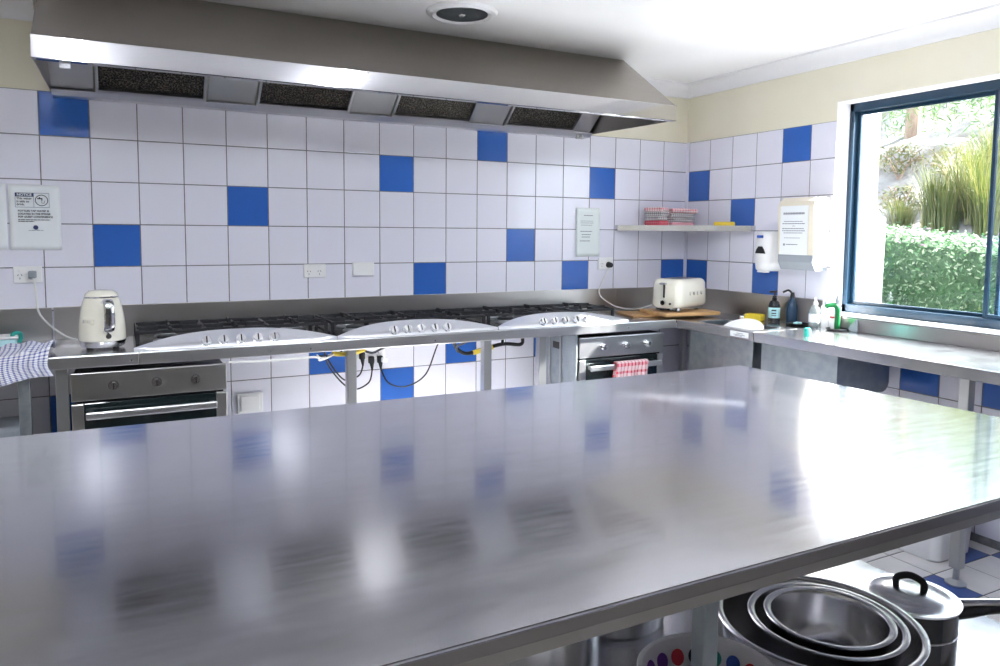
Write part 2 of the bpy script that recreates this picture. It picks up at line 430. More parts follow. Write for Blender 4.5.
# sloped filter bank: from the gutter on the wall up towards the front
fy0, fz0, fy1, fz1 = -.085, 2.045, -.40, 2.31
sl = Vector((0, fy1 - fy0, fz1 - fz0)); L = sl.length; sl.normalize(); nn = Vector((0, -sl.z, sl.y)); nn = -nn if nn.z > 0 else nn
def slab(bm, xa, xb, s0, s1, d0, d1, mi=0):
    c = []
    for x in (xa, xb):
        for s in (s0, s1):
            for d in (d0, d1):
                c.append(bm.verts.new(Vector((x, fy0, fz0)) + sl * s + nn * d))
    for q in ((0, 1, 3, 2), (4, 6, 7, 5), (0, 4, 5, 1), (2, 3, 7, 6), (0, 2, 6, 4), (1, 5, 7, 3)):
        f = bm.faces.new([c[k] for k in q]); f.material_index = mi
FX = [(-3.575, -3.095), (-2.875, -2.39), (-2.172, -1.692), (-1.487, -.99)]
edges = [HX0 + .004] + [v for f in FX for v in f] + [HX1 - .02]
for k in range(0, len(edges), 2):
    bm = BM(); slab(bm, edges[k], edges[k + 1], 0, L, -.004, .012); hl('blank_panel', bm, 'steel')
for xa, xb in FX:
    bm = BM()
    w = .02
    slab(bm, xa + .007, xa + w, .004, .30, 0, .024); slab(bm, xb - w, xb - .007, .004, .30, 0, .024)
    slab(bm, xa + w, xb - w, .004, w, 0, .024); slab(bm, xa + w, xb - w, .30 - w, .30, 0, .024)
    f = hl('filter', bm, 'steel')
    bm = BM()
    slab(bm, xa + w, xb - w, w, .30 - w, .0, .006)
    n = 34
    for k in range(n):
        x = xa + w + (xb - xa - 2 * w) * (k + .5) / n; slab(bm, x - .0012, x + .0012, w, .30 - w, .006, .009)
    for k in range(16):
        s = w + (.30 - 2 * w) * (k + .5) / 16; slab(bm, xa + w, xb - w, s - .0012, s + .0012, .006, .0085)
    hl('filter_mesh', bm, 'mesh', f)
bm = BM()
prism(bm, [(-.004, 2.008), (-.075, 2.008), (-.105, 2.03), (-.10, 2.034), (-.072, 2.013), (-.006, 2.013)], 0, HX0 + .004, HX1 - .004)
hl('gutter', bm, 'steel')
bm = BM()
prism(bm, [(-.08, 2.036), (-.40, 2.31), (-.40, 2.40), (-.006, 2.40), (-.006, 2.036)], 0, HX1 - .10, HX1 - .018)
hl('end_panel', bm, 'steel')
for x in (-.96, -.925):
    bm = BM(); cyl(bm, (x, -.09, 2.016), (x, -.09, 1.992), .008); cyl(bm, (x - .012, -.09, 1.998), (x + .012, -.09, 1.998), .004); hl('drain_plug', bm, 'legsteel')
bm = BM(); box(bm, (-3.665, HY + .03, HZ0 - .018), (-3.63, HY + .05, HZ0 + .004), .002); box(bm, (-3.66, HY + .024, HZ0 - .012), (-3.636, HY + .03, HZ0 - .002), .001)
hl('switch', bm, 'white')

# ceiling vent ------------------------------------------------------------
vent = thing('ceiling_vent', 'round ceiling exhaust vent with white rim and woven grey grille', 'vent', (-2.065, -.80, CH))
bm = BM(); lathe(bm, [(.118, -.001), (.118, -.012), (.135, -.02), (.155, -.014), (.165, -.001)], 48); link('rim', bm, 'white', vent, smooth=True)
bm = BM()
for k in range(-11, 12):
    y = k * .0105; w = math.sqrt(max(.119 ** 2 - y * y, 0))
    box(bm, (-w, y - .003, -.011), (w, y + .003, -.008)); box(bm, (y - .0012, -w, -.013), (y + .0012, w, -.011))
link('grille', bm, 'galv', vent)
bm = BM(); lathe(bm, [(0, -.0012), (.119, -.0012)], 40); link('backing', bm, 'white', vent)
bm = BM(); box(bm, (-.012, -.012, -.018), (.012, .012, -.012), .002); box(bm, (-.004, -.004, -.019), (.004, .004, -.017), mi=1); link('badge', bm, ['white', 'grey'], vent)

# ------------------------------------------------------------------ benches
def leg(parent, x, y, z1, w=.038, m='legsteel', foot=True):
    bm = BM(); box(bm, (x - w / 2, y - w / 2, .07 if foot else .0), (x + w / 2, y + w / 2, z1), .003)
    l = link('leg', bm, m, parent)
    if foot:
        bm = BM(); cyl(bm, (x, y, .02), (x, y, .072), .012); lathe(bm, [(0, .001), (.038, .001), (.04, .008), (.02, .02), (.013, .022)], 24, c=(x, y, 0))
        link('foot', bm, 'legsteel', l, smooth=True)
    return l
FZ = .85     # lower edge of bench fronts
def bench_top(bm, xa, xb, ya, yb):
    box(bm, (xa, ya, CT - .004), (xb, yb, CT), .001)
# main bench
b1 = thing('steel_bench', 'long stainless bench against the back wall carrying three gas cooktops', 'bench')
bm = BM(); box(bm, (-3.772, -.565, CT - .02), (-.5455, -.004, CT), .003); link('worktop', bm, 'bench', b1)
bm = BM(); box(bm, (-3.772, -.567, FZ), (-3.432, -.545, CT + .0005), .003); box(bm, (-3.430, -.567, FZ), (-.547, -.545, CT + .0005), .003); link('front_edge', bm, 'steel', b1)
bm = BM(); box(bm, (-3.770, -.016, CT), (-.588, -.003, 1.052), .002); link('splashback', bm, 'splash', b1)
for x in (-3.715, -2.512, -1.782, -1.445): leg(b1, x, -.50, FZ + .03, .045)
for x in (-3.46, -2.9, -2.72, -2.1, -1.7, -.9):
    bm = BM(); cyl(bm, (x, -.5665, .87), (x, -.569, .87), .004, n=10); link('screw_head', bm, 'chrome', b1)
# side bench
b0 = thing('steel_bench', 'stainless bench under the blue check cloth, next to the kettle bench', 'bench')
bm = BM(); box(bm, (-5.0, -.565, CT - .02), (-3.776, -.004, CT), .003); link('worktop', bm, 'bench', b0)
bm = BM(); box(bm, (-5.0, -.567, FZ), (-3.776, -.545, CT + .0005), .003); link('front_edge', bm, 'bench', b0)
bm = BM(); box(bm, (-5.0, -.016, CT), (-3.777, -.003, 1.050), .002); link('splashback', bm, 'splash', b0)
for x in (-3.845, -4.9): leg(b0, x, -.50, FZ + .03, .042, 'galv')
# corner bench with sink
b2 = thing('sink_bench', 'stainless corner bench with a sink beside the yellow sponge', 'sink')
bm = BM()
SX0, SX1, SY0, SY1 = -.485, -.255, -.665, -1.10
box(bm, (-.545, -.66, CT - .02), (-.004, -.004, CT), .002); box(bm, (-.545, -1.166, CT - .02), (-.004, SY1, CT), .002)
box(bm, (-.545, SY1, CT - .02), (SX0, -.66, CT), .002); box(bm, (SX1, SY1, CT - .02), (-.004, -.66, CT), .002)
link('worktop', bm, 'bench', b2)
bm = BM(); box(bm, (-.547, -1.166, FZ), (-.527, -.569, CT + .0005), .003); link('front_edge', bm, 'bench', b2)
bm = BM(); box(bm, (-.018, -1.166, CT), (-.005, -.018, 1.050), .002); box(bm, (-.586, -.017, CT + .0005), (-.005, -.004, 1.050), .002); link('splashback', bm, 'splash', b2)
bm = BM()
pr = rrect(SX0 - .02, SY1 - .02, SX1 + .02, SY0 + .02, .05)
A = [[bm.verts.new((x, y, z)) for x, y in rrect(SX0 - k, SY1 - k, SX1 + k, SY0 + k, .04)] for z, k in ((CT - .003, .0), (CT - .02, .003), (.64, -.01), (.625, -.03))]
for a, b in zip(A, A[1:]):
    for k in range(len(a)): bm.faces.new((a[k], a[(k + 1) % len(a)], b[(k + 1) % len(a)], b[k]))
bm.faces.new(A[-1]); link('sink_bowl', bm, 'galv', b2, smooth=True)
bm = BM(); box(bm, (-.512, -1.135, .60), (-.500, -.645, FZ + .03), .006); link('sink_apron', bm, 'galv', b2)
bm = BM(); lathe(bm, [(0, .03), (.012, .03), (.016, .022), (.016, 0)], 20, c=(-.205, -.755, CT)); link('overflow_knob', bm, 'chrome', b2, smooth=True)
for x, y in ((-.06, -.08), (-.06, -1.12)): leg(b2, x, y, CT - .02)
bm = BM(); box(bm, (-.5485, -1.135, .862), (-.5475, -1.005, .892)); lb = link('label_plate', bm, 'paper', b2); lb['label'] = 'small white printed label plate'
for z, y0, y1 in ((.882, -1.05, -1.10), (.874, -1.03, -1.11), (.868, -1.04, -1.09)):
    bm = BM(); box(bm, (-.549, y1, z - .0015), (-.5484, y0, z + .0015)); link('printed_line', bm, 'inkgrey', lb)
# window bench
b3 = thing('steel_bench', 'long stainless bench below the window with a sink bowl beneath', 'bench')
bm = BM(); box(bm, (-.545, -3.4, CT - .02), (-.004, -1.169, CT), .003); link('worktop', bm, 'bench', b3)
bm = BM(); box(bm, (-.547, -3.4, FZ), (-.527, -1.169, CT + .0005), .003); link('front_edge', bm, 'bench', b3)
bm = BM(); box(bm, (-.016, -3.4, CT), (-.003, -1.169, .968), .002); link('splashback', bm, 'splash', b3)
bm = BM()
A = [[bm.verts.new((x, y, z)) for x, z in rrect(-.512, .645, -.13, 1.0, .05)] for y in (-1.195, -1.655)]
for r_ in A:
    for v in r_: v.co.z = min(v.co.z, FZ + .03)
for k in range(len(A[0])): bm.faces.new((A[0][k], A[0][(k + 1) % len(A[0])], A[1][(k + 1) % len(A[0])], A[1][k]))
bm.faces.new(A[0]); bm.faces.new(A[1]); link('sink_bowl', bm, 'galv', b3)
for x, y in ((-.505, -2.245), (-.06, -2.245), (-.505, -3.3), (-.06, -3.3)): leg(b3, x, y, FZ + .03, .042)

# ------------------------------------------------------------------ cooktops
def cooktop(x0, x1, label):
    W = x1 - x0; cx = (x0 + x1) / 2
    t = thing('gas_cooktop', label, 'cooktop', (cx, -.30, CT), 0, 'gas cooktops along the back bench')
    h = W / 2
    bm = BM(); box(bm, (-h + .004, -.235, .001), (h - .004, .245, .014), .005); link('tray', bm, 'enamel', t)
    # bowed control panel, lens shaped in plan, rising to its middle
    bm = BM(); nu = 40; nv = 8
    def s(u): return max(0, 1 - abs(2 * u - 1) ** 2.4)
    def top(u, v):
        k = s(u); y = -.247 + (.012 + .12 * k) * v
        z = .004 + .012 * min(1, v * 8) + (.046 * k) * (v ** .9)
        return (-h + W * u, y, z)
    V = uvgrid(bm, nu, nv, top)
    bot = []
    for i in range(nu + 1):
        f0 = V[i][0].co; f1 = V[i][nv].co
        bot.append((bm.verts.new((f0.x, f0.y, .001)), bm.verts.new((f1.x, f1.y, .001))))
    for i in range(nu):
        bm.faces.new((V[i][0], bot[i][0], bot[i + 1][0], V[i + 1][0])); bm.faces.new((V[i][nv], V[i + 1][nv], bot[i + 1][1], bot[i][1]))
    link('control_panel', bm, 'hob', t, smooth=True, angle=50)
    for k in range(5):
        u = .5 + (k - 2) * .084; v = .16
        p = Vector(top(u, v)); d = (Vector(top(u, v + .1)) - Vector(top(u, v - .1))).normalized(); n = Vector((1, 0, 0)).cross(d).normalized()
        n = (n + Vector((0, -.8, .0))).normalized()
        bm = BM(); cyl(bm, p - n * .004, p + n * .005, .023, n=24); cyl(bm, p + n * .005, p + n * .024, .0195, .0175, n=24)
        kb = link('knob', bm, 'chrome', t, smooth=True)
        bm = BM(); q = Vector((0, 0, 1)); q = (q - n * q.dot(n)).normalized()
        a = p + n * .0245
        box(bm, (-.0025, -.015, -.001), (.0025, .015, .002), mtx=Matrix.Translation(a) @ Matrix((Vector((1, 0, 0)), q, n)).transposed().to_4x4())
        link('pointer', bm, 'black', kb)
    # burners
    for bx, by, br in ((-.29, .10, .038), (-.29, -.07, .05), (0, .03, .065), (.29, .10, .05), (.29, -.07, .038)):
        bm = BM(); lathe(bm, [(br + .012, .013), (br + .012, .02), (br, .027), (br * .95, .032)], 24, c=(bx, by, 0)); b = link('burner', bm, 'legsteel', t, smooth=True)
        bm = BM(); lathe(bm, [(br * .93, .030), (br * .93, .038), (br * .8, .042), (0, .042)], 24, c=(bx, by, 0)); link('burner_cap', bm, 'iron', b, smooth=True)
    # trivets: three cast iron grids
    for ci in (-1, 0, 1):
        gx = ci * .278; hw = .135; ya, yb = -.103, .235
        zt = .070; bm = BM(); w = .006
        def bar(a, b, z0=.055, z1=zt, w=w):
            a = Vector(a); b = Vector(b); d = (b - a); Ln = d.length; ang = math.atan2(d.y, d.x)
            box(bm, (0, -w, z0), (Ln, w, z1), .002, seg=1, mtx=Matrix.Translation((a.x, a.y, 0)) @ Matrix.Rotation(ang, 4, 'Z'))
        xa, xb = gx - hw, gx + hw
        bar((xa, ya), (xb, ya)); bar((xa, yb), (xb, yb)); bar((xa, ya), (xa, yb)); bar((xb, ya), (xb, yb))
        ym = (ya + yb) / 2
        bar((xa, ym), (xb, ym))
        for yy in ((ya + ym) / 2, (yb + ym) / 2):
            bar((xa, yy), (xa + .085, yy), .055, .078); bar((xb, yy), (xb - .085, yy), .055, .078)
        bar((gx, ya), (gx, ya + .065), .055, .078); bar((gx, yb), (gx, yb - .065), .055, .078); bar((gx, ym - .04), (gx, ym + .04), .055, .078)
        for x in (xa, xb):
            for y in (ya, yb): box(bm, (x - .008, y - .008, .013), (x + .008, y + .008, .066), .002, seg=1)
        link('trivet', bm, 'iron', t)
    return t
cooktop(-3.45, -2.590, 'five-burner gas cooktop beside the cream kettle, above an oven')
cooktop(-2.586, -1.738, 'five-burner gas cooktop in the middle, between the two others')
cooktop(-1.732, -.885, 'five-burner gas cooktop beside the toaster, above the towel-hung oven')

# ------------------------------------------------------------------ ovens
def oven(x0, x1, label, panel):
    W = x1 - x0; cx = (x0 + x1) / 2; h = W / 2
    t = thing('built_in_oven', label, 'oven', (cx, -.52, .2), 0, 'ovens under the benches')
    zt = .822 - .2
    bm = BM(); box(bm, (-h + .012, .02, .0), (h - .012, .44, zt), .004); link('body', bm, 'black', t)
    bm = BM(); box(bm, (-h, -.002, zt - .118), (h, .02, zt), .004); link('control_panel', bm, panel, t)
    for kx in (-.145, .018, .172):
        bm = BM(); cyl(bm, (kx, -.003, zt - .058), (kx, -.012, zt - .058), .021, n=24); cyl(bm, (kx, -.012, zt - .058), (kx, -.034, zt - .058), .016, .0145, n=24)
        kb = link('knob', bm, 'chrome', t, smooth=True)
        bm = BM(); box(bm, (kx - .002, -.0345, zt - .07), (kx + .002, -.0335, zt - .046)); link('pointer', bm, 'black', kb)
    dz1 = zt - .128; dz0 = .02
    d = bpy.data.objects
    bm = BM()
    box(bm, (-h, -.004, dz0), (-h + .045, .02, dz1), .004); box(bm, (h - .045, -.004, dz0), (h, .02, dz1), .004)
    box(bm, (-h + .045, -.004, dz0), (h - .045, .02, dz0 + .06), .004)
    dr = link('door', bm, panel, t)
    bm = BM(); box(bm, (-h + .045, .0, dz0 + .06), (h - .045, .016, dz1), .003); link('window', bm, 'ovenglass', dr)
    bm = BM(); box(bm, (-h + .052, -.045, dz1 - .062), (h - .045, -.03, dz1 - .030), .006)
    for x in (-h + .07, h - .065): box(bm, (x - .012, -.032, dz1 - .056), (x + .012, .002, dz1 - .036), .003)
    link('handle', bm, 'steel', dr)
    return t
oven(-3.685, -3.083, 'stainless oven under the kettle bench with bare handle', 'oven')
oven(-1.205, -.600, 'stainless oven with red check tea towel on its handle', 'steel')
for nm, x0, x1, lab in (('oven_stand', -3.67, -3.10, 'steel stand holding up the oven below the kettle'), ('oven_stand', -1.19, -.615, 'steel stand holding up the oven with the towel')):
    t = thing(nm, lab, 'stand', ((x0 + x1) / 2, -.3, 0)); h = (x1 - x0) / 2
    bm = BM(); box(bm, (-h, -.2, .17), (h, .22, .199), .003); link('shelf', bm, 'legsteel', t)
    for x in (-h + .03, h - .03):
        for y in (-.17, .19):
            bm = BM(); box(bm, (x - .015, y - .015, 0), (x + .015, y + .015, .17), .002); link('leg', bm, 'legsteel', t)
# galvanised side casing next to the second oven
t = thing('oven_side_casing', 'grey galvanised casing with a black grip slot beside the towel-hung oven', 'casing', (-1.213, -.3, 0))
bm = BM(); box(bm, (-.012, -.215, .15), (0, .16, .848), .002); link('panel', bm, 'galv', t)
bm = BM()
for y in (.155, .06, -.06): box(bm, (-.02, y - .008, .15), (-.0115, y + .008, .848), .002)
link('rib', bm, 'legsteel', t)
bm = BM(); box(bm, (-.0145, -.045, .735), (-.0118, .03, .775), .002); link('grip_slot', bm, 'black', t)
bm = BM()
for i in range(6):
    for j in range(9): box(bm, (-.0128, -.20 + i * .021, .66 + j * .019), (-.0118, -.187 + i * .021, .671 + j * .019))
link('perforation', bm, 'grey', t)
for y in (-.2, .14):
    bm = BM(); box(bm, (-.012, y - .01, 0), (0, y + .01, .15)); link('leg', bm, 'galv', t)

# red towel on oven handle
bm = BM()
hx, hz, hy = -.90, .822 - .128 - .030, -.567
def tw(u, v):
    x = hx - .085 + .225 * u + .008 * math.sin(v * 9)
    s = v * .36 - .09       # from the back drop over the bar to the front drop
    rr = .014
    if s < 0: y = hy + .032 ; z = hz + s * .9
    elif s < .03: a = s / .03 * PI; y = hy + .010 + .022 * math.cos(a); z = hz + .006 + .008 * math.sin(a)
    else: y = hy - .012 - .012 * math.sin(u * 16) * min(1, (s - .03) * 8) - .004; z = hz - (s - .03)
    return (x, y, z)
uvgrid(bm, 36, 40, tw)
o = link('tea_towel', bm, 'cloth_red', smooth=True, angle=80); tag(o, 'red and white check tea towel hanging over an oven handle', 'tea towel')
m_ = o.modifiers.new('thick', 'SOLIDIFY'); m_.thickness = .003

# ------------------------------------------------------------------ island
isl = thing('island_table', 'large stainless steel island table filling the middle of the kitchen', 'table', (-2.9, -2.5, 0))
O2 = Vector((-2.9, -2.5, 0))
def il(name, bm, m, parent=None, **kw):
    bmesh.ops.translate(bm, verts=bm.verts, vec=-O2); return link(name, bm, m, parent or isl, **kw)
poly = [(-4.7, -1.797), (-4.7, -3.140), (-1.245, -3.158), (-1.335, -1.848)]
bm = BM(); vs = prism(bm, poly, 2, CT - .022, CT)
bmesh.ops.bevel(bm, geom=[e for e in bm.edges if all(v.co.z > CT - .001 for v in e.verts)], offset=.004, segments=3, affect='EDGES')
il('worktop', bm, 'island', smooth=True, angle=40)
bm = BM()
def ring_wall(bm, P, z0, z1, th, ins):
    c = Vector((sum(p[0] for p in P) / len(P), sum(p[1] for p in P) / len(P)))
    n = len(P)
    out = [Vector(p) - (Vector(p) - c).normalized() * ins for p in P]; inn = [p - (p - c).normalized() * th for p in out]
    for k in range(n):
        a, b, cc, d = out[k], out[(k + 1) % n], inn[(k + 1) % n], inn[k]
        vv = [bm.verts.new((q.x, q.y, z)) for z in (z0, z1) for q in (a, b, cc, d)]
        for q in ((0, 1, 2, 3), (4, 7, 6, 5), (0, 4, 5, 1), (1, 5, 6, 2), (2, 6, 7, 3), (3, 7, 4, 0)): bm.faces.new([vv[i] for i in q])
ring_wall(bm, poly, CT - .040, CT - .0225, .03, .0005); il('front_edge', bm, 'bench')
SZ = .352
bm = BM(); box(bm, (-4.5, -3.06, SZ - .03), (-1.36, -1.93, SZ), .003); il('undershelf', bm, 'bench')
for x, y in ((-2.652, -3.075), (-4.4, -3.075), (-4.4, -1.95), (-2.652, -1.95), (-1.45, -1.95)):
    bm = BM(); box(bm, (x - .0155, y - .0155, .05), (x + .0155, y + .0155, CT - .023), .003); l = il('leg', bm, 'galv')
    bm = BM(); cyl(bm, (x, y, .012), (x, y, .052), .012); cyl(bm, (x, y, .001), (x, y, .014), .035, .03); il('foot', bm, 'legsteel', l)

# ------------------------------------------------------------------ under the island
def bowl(name, label, c, r, depth, m, base=.55, rim=.012, group=None, cat='bowl', th=.002):
    bm = BM(); pr = []
    n = 12
    rb = r * base
    out = [(0, 0), (rb * .9, 0)] + [(rb + (r - rim - rb) * math.sin(PI / 2 * k / n), depth * (1 - math.cos(PI / 2 * k / n))) for k in range(1, n + 1)]
    out += [(r - rim * .4, depth + .002), (r, depth), (r + .001, depth + .003), (r - rim * .3, depth + .006), (r - rim - th, depth + .003)]
    inn = [(max(a - th * 1.5, 0), b + th) for a, b in out[1:n + 2]][::-1]
    lathe(bm, out + inn + [(0, th)], 64)
    o = link(name, bm, m, smooth=True, angle=60, loc=c); return tag(o, label, cat, group)
bz = SZ + .001
BC = (-2.10, -2.855)
bowl('mixing_bowl', 'largest steel mixing bowl, outermost of the nest under the island', (BC[0], BC[1], bz), .222, .185, 'polished', group='nested steel mixing bowls')
bowl('mixing_bowl', 'middle steel mixing bowl sitting inside the largest one', (BC[0] + .012, BC[1] - .012, bz + .055), .168, .135, 'polished', group='nested steel mixing bowls')
bowl('mixing_bowl', 'smallest steel mixing bowl, innermost of the nest', (BC[0] + .018, BC[1] - .014, bz + .083), .138, .112, 'polished', group='nested steel mixing bowls')
# dotted white bowl
wb = bowl('dotted_bowl', 'white plastic bowl with coloured dots inside, behind the island leg', (-2.468, -2.90, bz), .142, .185, 'white', base=.62, rim=.006)
cols = ['red', 'ink', 'purple', 'blue', 'red', 'ink', 'teal', 'purple']
for ri, dz in ((0, .146),):
    for k in range(20):
        a = 2 * PI * k / 20 + .1
        n = 12; rb = (.142) * .62; f = math.acos(max(-1, 1 - dz / .185)); rr = rb + (.136 - rb) * math.sin(f) - .0075
        bm = BM()
        th_ = Vector((-math.sin(a), math.cos(a), 0)); upv = (Vector((0, 0, 1)) + Vector((math.cos(a), math.sin(a), 0)) * .35).normalized()
        cc = Vector((math.cos(a) * rr, math.sin(a) * rr, dz)); nrm = th_.cross(upv)
        ring = [bm.verts.new(cc + th_ * .015 * math.cos(q * PI / 8) + upv * .017 * math.sin(q * PI / 8) ) for q in range(16)]
        bm.faces.new(ring)
        ring2 = [bm.verts.new(v.co - nrm * .0012) for v in ring]; bm.faces.new(ring2[::-1])
        for q in range(16): bm.faces.new((ring[q], ring2[q], ring2[(q + 1) % 16], ring[(q + 1) % 16]))
        link('dot', bm, cols[(k * 3) % 8], wb)
# saucepan
PC = Vector((-1.775, -2.86, bz)); ph = .165; pr_ = .106
sp = thing('saucepan', 'black saucepan with steel lid and long handle beside the mixing bowls', 'saucepan', PC)
bm = BM(); lathe(bm, [(0, 0), (pr_ - .008, 0), (pr_, .01), (pr_, ph), (pr_ + .004, ph + .003), (pr_ - .004, ph), (pr_ - .004, .008), (0, .006)], 56); link('pan_body', bm, 'enamel', sp, smooth=True)
bm = BM(); lathe(bm, [(pr_ + .0005, ph * .62), (pr_ + .0015, ph * .635), (pr_ + .0005, ph * .65)], 56); link('band', bm, 'chrome', sp, smooth=True)
bm = BM(); lathe(bm, [(pr_ + .006, ph + .004), (pr_ + .007, ph + .009), (pr_ - .004, ph + .010), (pr_ - .010, ph + .008), (pr_ * .75, ph + .018), (pr_ * .4, ph + .026), (0, ph + .029)], 56); ld = link('lid', bm, 'polished', sp, smooth=True, angle=50)
bm = BM(); dl = Vector((.5, -.86, 0)).normalized()
dl = Vector((.5, -.86, 0)).normalized()
lz = ph + .022
tube(bm, [dl * -.030 + Vector((0, 0, lz)), dl * -.028 + Vector((0, 0, lz + .024)), Vector((0, 0, lz + .036)), dl * .028 + Vector((0, 0, lz + .024)), dl * .030 + Vector((0, 0, lz))], .0055, n=10, flat=1.6)
link('lid_handle', bm, 'black', ld, smooth=True)
bm = BM(); hd = Vector((.80, -.60, 0)).normalized()
tube(bm, [hd * (pr_ - .002) + Vector((0, 0, ph - .03)), hd * (pr_ + .03) + Vector((0, 0, ph - .022)), hd * (pr_ + .10) + Vector((0, 0, ph - .004)), hd * (pr_ + .30) + Vector((0, 0, ph + .012))], .014, n=12, flat=1.5)
link('handle', bm, 'black', sp, smooth=True)
bm = BM()
tube(bm, [hd * (pr_ - .004) + Vector((0, 0, ph - .002)), hd * (pr_ + .05) + Vector((0, 0, ph + .004)), hd * (pr_ + .29) + Vector((0, 0, ph + .026))], .008, n=10, flat=1.8)
link('handle_inlay', bm, 'polished', sp, smooth=True)
# stock pots
def stockpot(c, r, h, label):
    t = thing('stock_pot', label, 'pot', (c[0], c[1], bz), 0, 'stock pots on the island shelf')
    bm = BM(); lathe(bm, [(0, 0), (r - .01, 0), (r, .012), (r, h), (r + .006, h + .004), (r - .004, h + .002), (r - .004, .01), (0, .008)], 56); link('pot_body', bm, 'polished', t, smooth=True)
    for s in (-1, 1):
        bm = BM(); tube(bm, [(s * (r - .001), -.045, h * .8), (s * (r + .035), -.04, h * .8), (s * (r + .035), .04, h * .8), (s * (r - .001), .045, h * .8)], .006, n=8); link('handle', bm, 'chrome', t, smooth=True)
    return t
stockpot((-2.70, -2.56), .17, .30, 'tall stainless stock pot behind the dotted bowl')
stockpot((-2.30, -2.35), .14, .26, 'stainless stock pot between the mixing bowls and the tall pot')
stockpot((-1.86, -2.33), .165, .20, 'wide stainless stock pot behind the saucepan and mixing bowls')
# tub on floor below the window bench
bm = BM()
A = [[bm.verts.new((x, y, z)) for x, y in rrect(-.41 - k, -2.105 - k, -.15 + k, -1.72 + k, .04)] for z, k in ((.001, -.01), (.012, 0), (.30, .015), (.30, .03), (.31, .03), (.312, .012), (.02, -.006))]
bm.faces.new(A[0]); bm.faces.new(A[-1])
for a, b in zip(A, A[1:]):
    for k in range(len(a)): bm.faces.new((a[k], a[(k + 1) % len(a)], b[(k + 1) % len(a)], b[k]))
o = link('storage_tub', bm, 'white', smooth=True, angle=40); tag(o, 'white plastic tub on the floor under the window bench', 'tub')

# ------------------------------------------------------------------ kettle
K = Vector((-3.567, -.36, CT + .0008))
kt = thing('electric_kettle', 'cream retro electric kettle with chrome handle on the steel bench', 'kettle', K)
bm = BM()
prof = [(.090, .036), (.093, .040), (.0925, .075), (.0895, .11), (.083, .155), (.0745, .195), (.069, .212), (.064, .220)]
lathe(bm, prof + [(0, .220)], 56); link('body', bm, 'cream', kt, smooth=True)
bm = BM(); lathe(bm, [(.064, .219), (.065, .226), (.060, .238), (.048, .248), (.02, .252), (0, .252)], 48); link('lid', bm, 'cream', kt, smooth=True)
bm = BM(); lathe(bm, [(.066, .2195), (.0675, .2225), (.065, .2255)], 48); link('trim_ring', bm, 'chrome', kt, smooth=True)
bm = BM(); lathe(bm, [(0, .008), (.080, .008), (.086, .014), (.089, .030), (.091, .036), (0, .036)], 48); bs = link('base', bm, 'chrome', kt, smooth=True)
bm = BM()
for k in range(4):
    a = PI / 4 + k * PI / 2; cyl(bm, (.07 * math.cos(a), .07 * math.sin(a), 0), (.07 * math.cos(a), .07 * math.sin(a), .009), .012, n=16)
link('foot', bm, 'black', bs)
# handle faces the camera: a broad chrome strap
hx, hy = .012, -1.0
hv = Vector((.25, -.97, 0)).normalized()
def kp(r, z): return hv * r + Vector((0, 0, z))
bm = BM(); tube(bm, [kp(.070, .203), kp(.104, .208), kp(.120, .185), kp(.122, .14), kp(.116, .095), kp(.090, .080)], .0105, n=12, flat=2.0); link('handle', bm, 'chrome', kt, smooth=True)
bm = BM(); tube(bm, [kp(.1235, .18), kp(.126, .14), kp(.120, .10)], .006, n=8, flat=1.6); link('handle_grip', bm, 'black', kt, smooth=True)
bm = BM(); cyl(bm, kp(.090, .060), kp(.099, .060), .011, n=20); link('switch', bm, 'chrome', kt)
sv = Vector((-.94, -.34, 0)).normalized()
bm = BM(); prism(bm, [(-.02, 0), (.02, 0), (.006, .03), (-.006, .03)], 2, .165, .205)
bmesh.ops.transform(bm, matrix=Matrix.Translation(Vector((-.020, .070, 0))) @ Matrix.Rotation(R(14), 4, 'Z'), verts=bm.verts); link('spout', bm, 'chrome', kt)
for k, ch in enumerate('smeg'):
    a = math.atan2(-.80, -.60) + (k - 1.5) * .16
    rr = .0875
    text('lettering', ch, .028, (math.cos(a) * rr, math.sin(a) * rr, .125), (R(83), 0, a + PI / 2), 'chrome', kt, 'CENTER', .001, .0004)
bm = BM()
sx, sz = -3.846 + 3.567, 1.205 - CT
tube(bm, [(-.02, .085, .02), (-.10, .20, .012), (-.17, .30, .03), (-.255, .328, .12), (-.268, .322, .24), (sx, .325, sz)], .0042, n=8); link('power_cord', bm, 'whitecable', kt, smooth=True)
bm = BM(); box(bm, (sx - .016, .318, sz - .018), (sx + .016, .348, sz + .016), .006); link('plug', bm, 'grey', kt)

# ------------------------------------------------------------------ power points
def outlet(x, z, w, h, label, kind='double', y=-.001):
    t = thing('power_outlet', label, 'outlet', (x, y, z))
    bm = BM(); box(bm, (-w / 2, -.012, -h / 2), (w / 2, -.0005, h / 2), .004); link('cover_plate', bm, 'white', t)
    if kind != 'blank':
        xs = (-w * .27, w * .2) if kind == 'double' else (-w * .05,)
        for q in xs:
            bm = BM()
            for dx, dz, an in ((-.007, .006, .5), (.007, .006, -.5), (0, -.009, 0)):
                box(bm, (-.0012, -.0128, -.004), (.0012, -.0115, .004), mtx=Matrix.Translation((q + dx, 0, dz - .008)) @ Matrix.Rotation(an, 4, 'Y'))
            link('socket_slot', bm, 'ink', t)
            bm = BM(); box(bm, (q - .006, -.0155, .013), (q + .006, -.0115, .026), .002); link('rocker_switch', bm, 'white', t)
    return t
outlet(-3.865, 1.204, .112, .075, 'white double power outlet under the blue printed notice')
outlet(-2.566, 1.199, .118, .072, 'white double power outlet above the first cooktop')
bm = BM(); box(bm, (-2.36, -.020, 1.168), (-2.240, -.0015, 1.242), .004); o = link('wall_box', bm, 'white'); tag(o, 'plain white square cover box on the tiles above the middle cooktop', 'cover plate')
outlet(-.672, 1.215, .115, .078, 'white power outlet under the shelf with black plug', 'double')
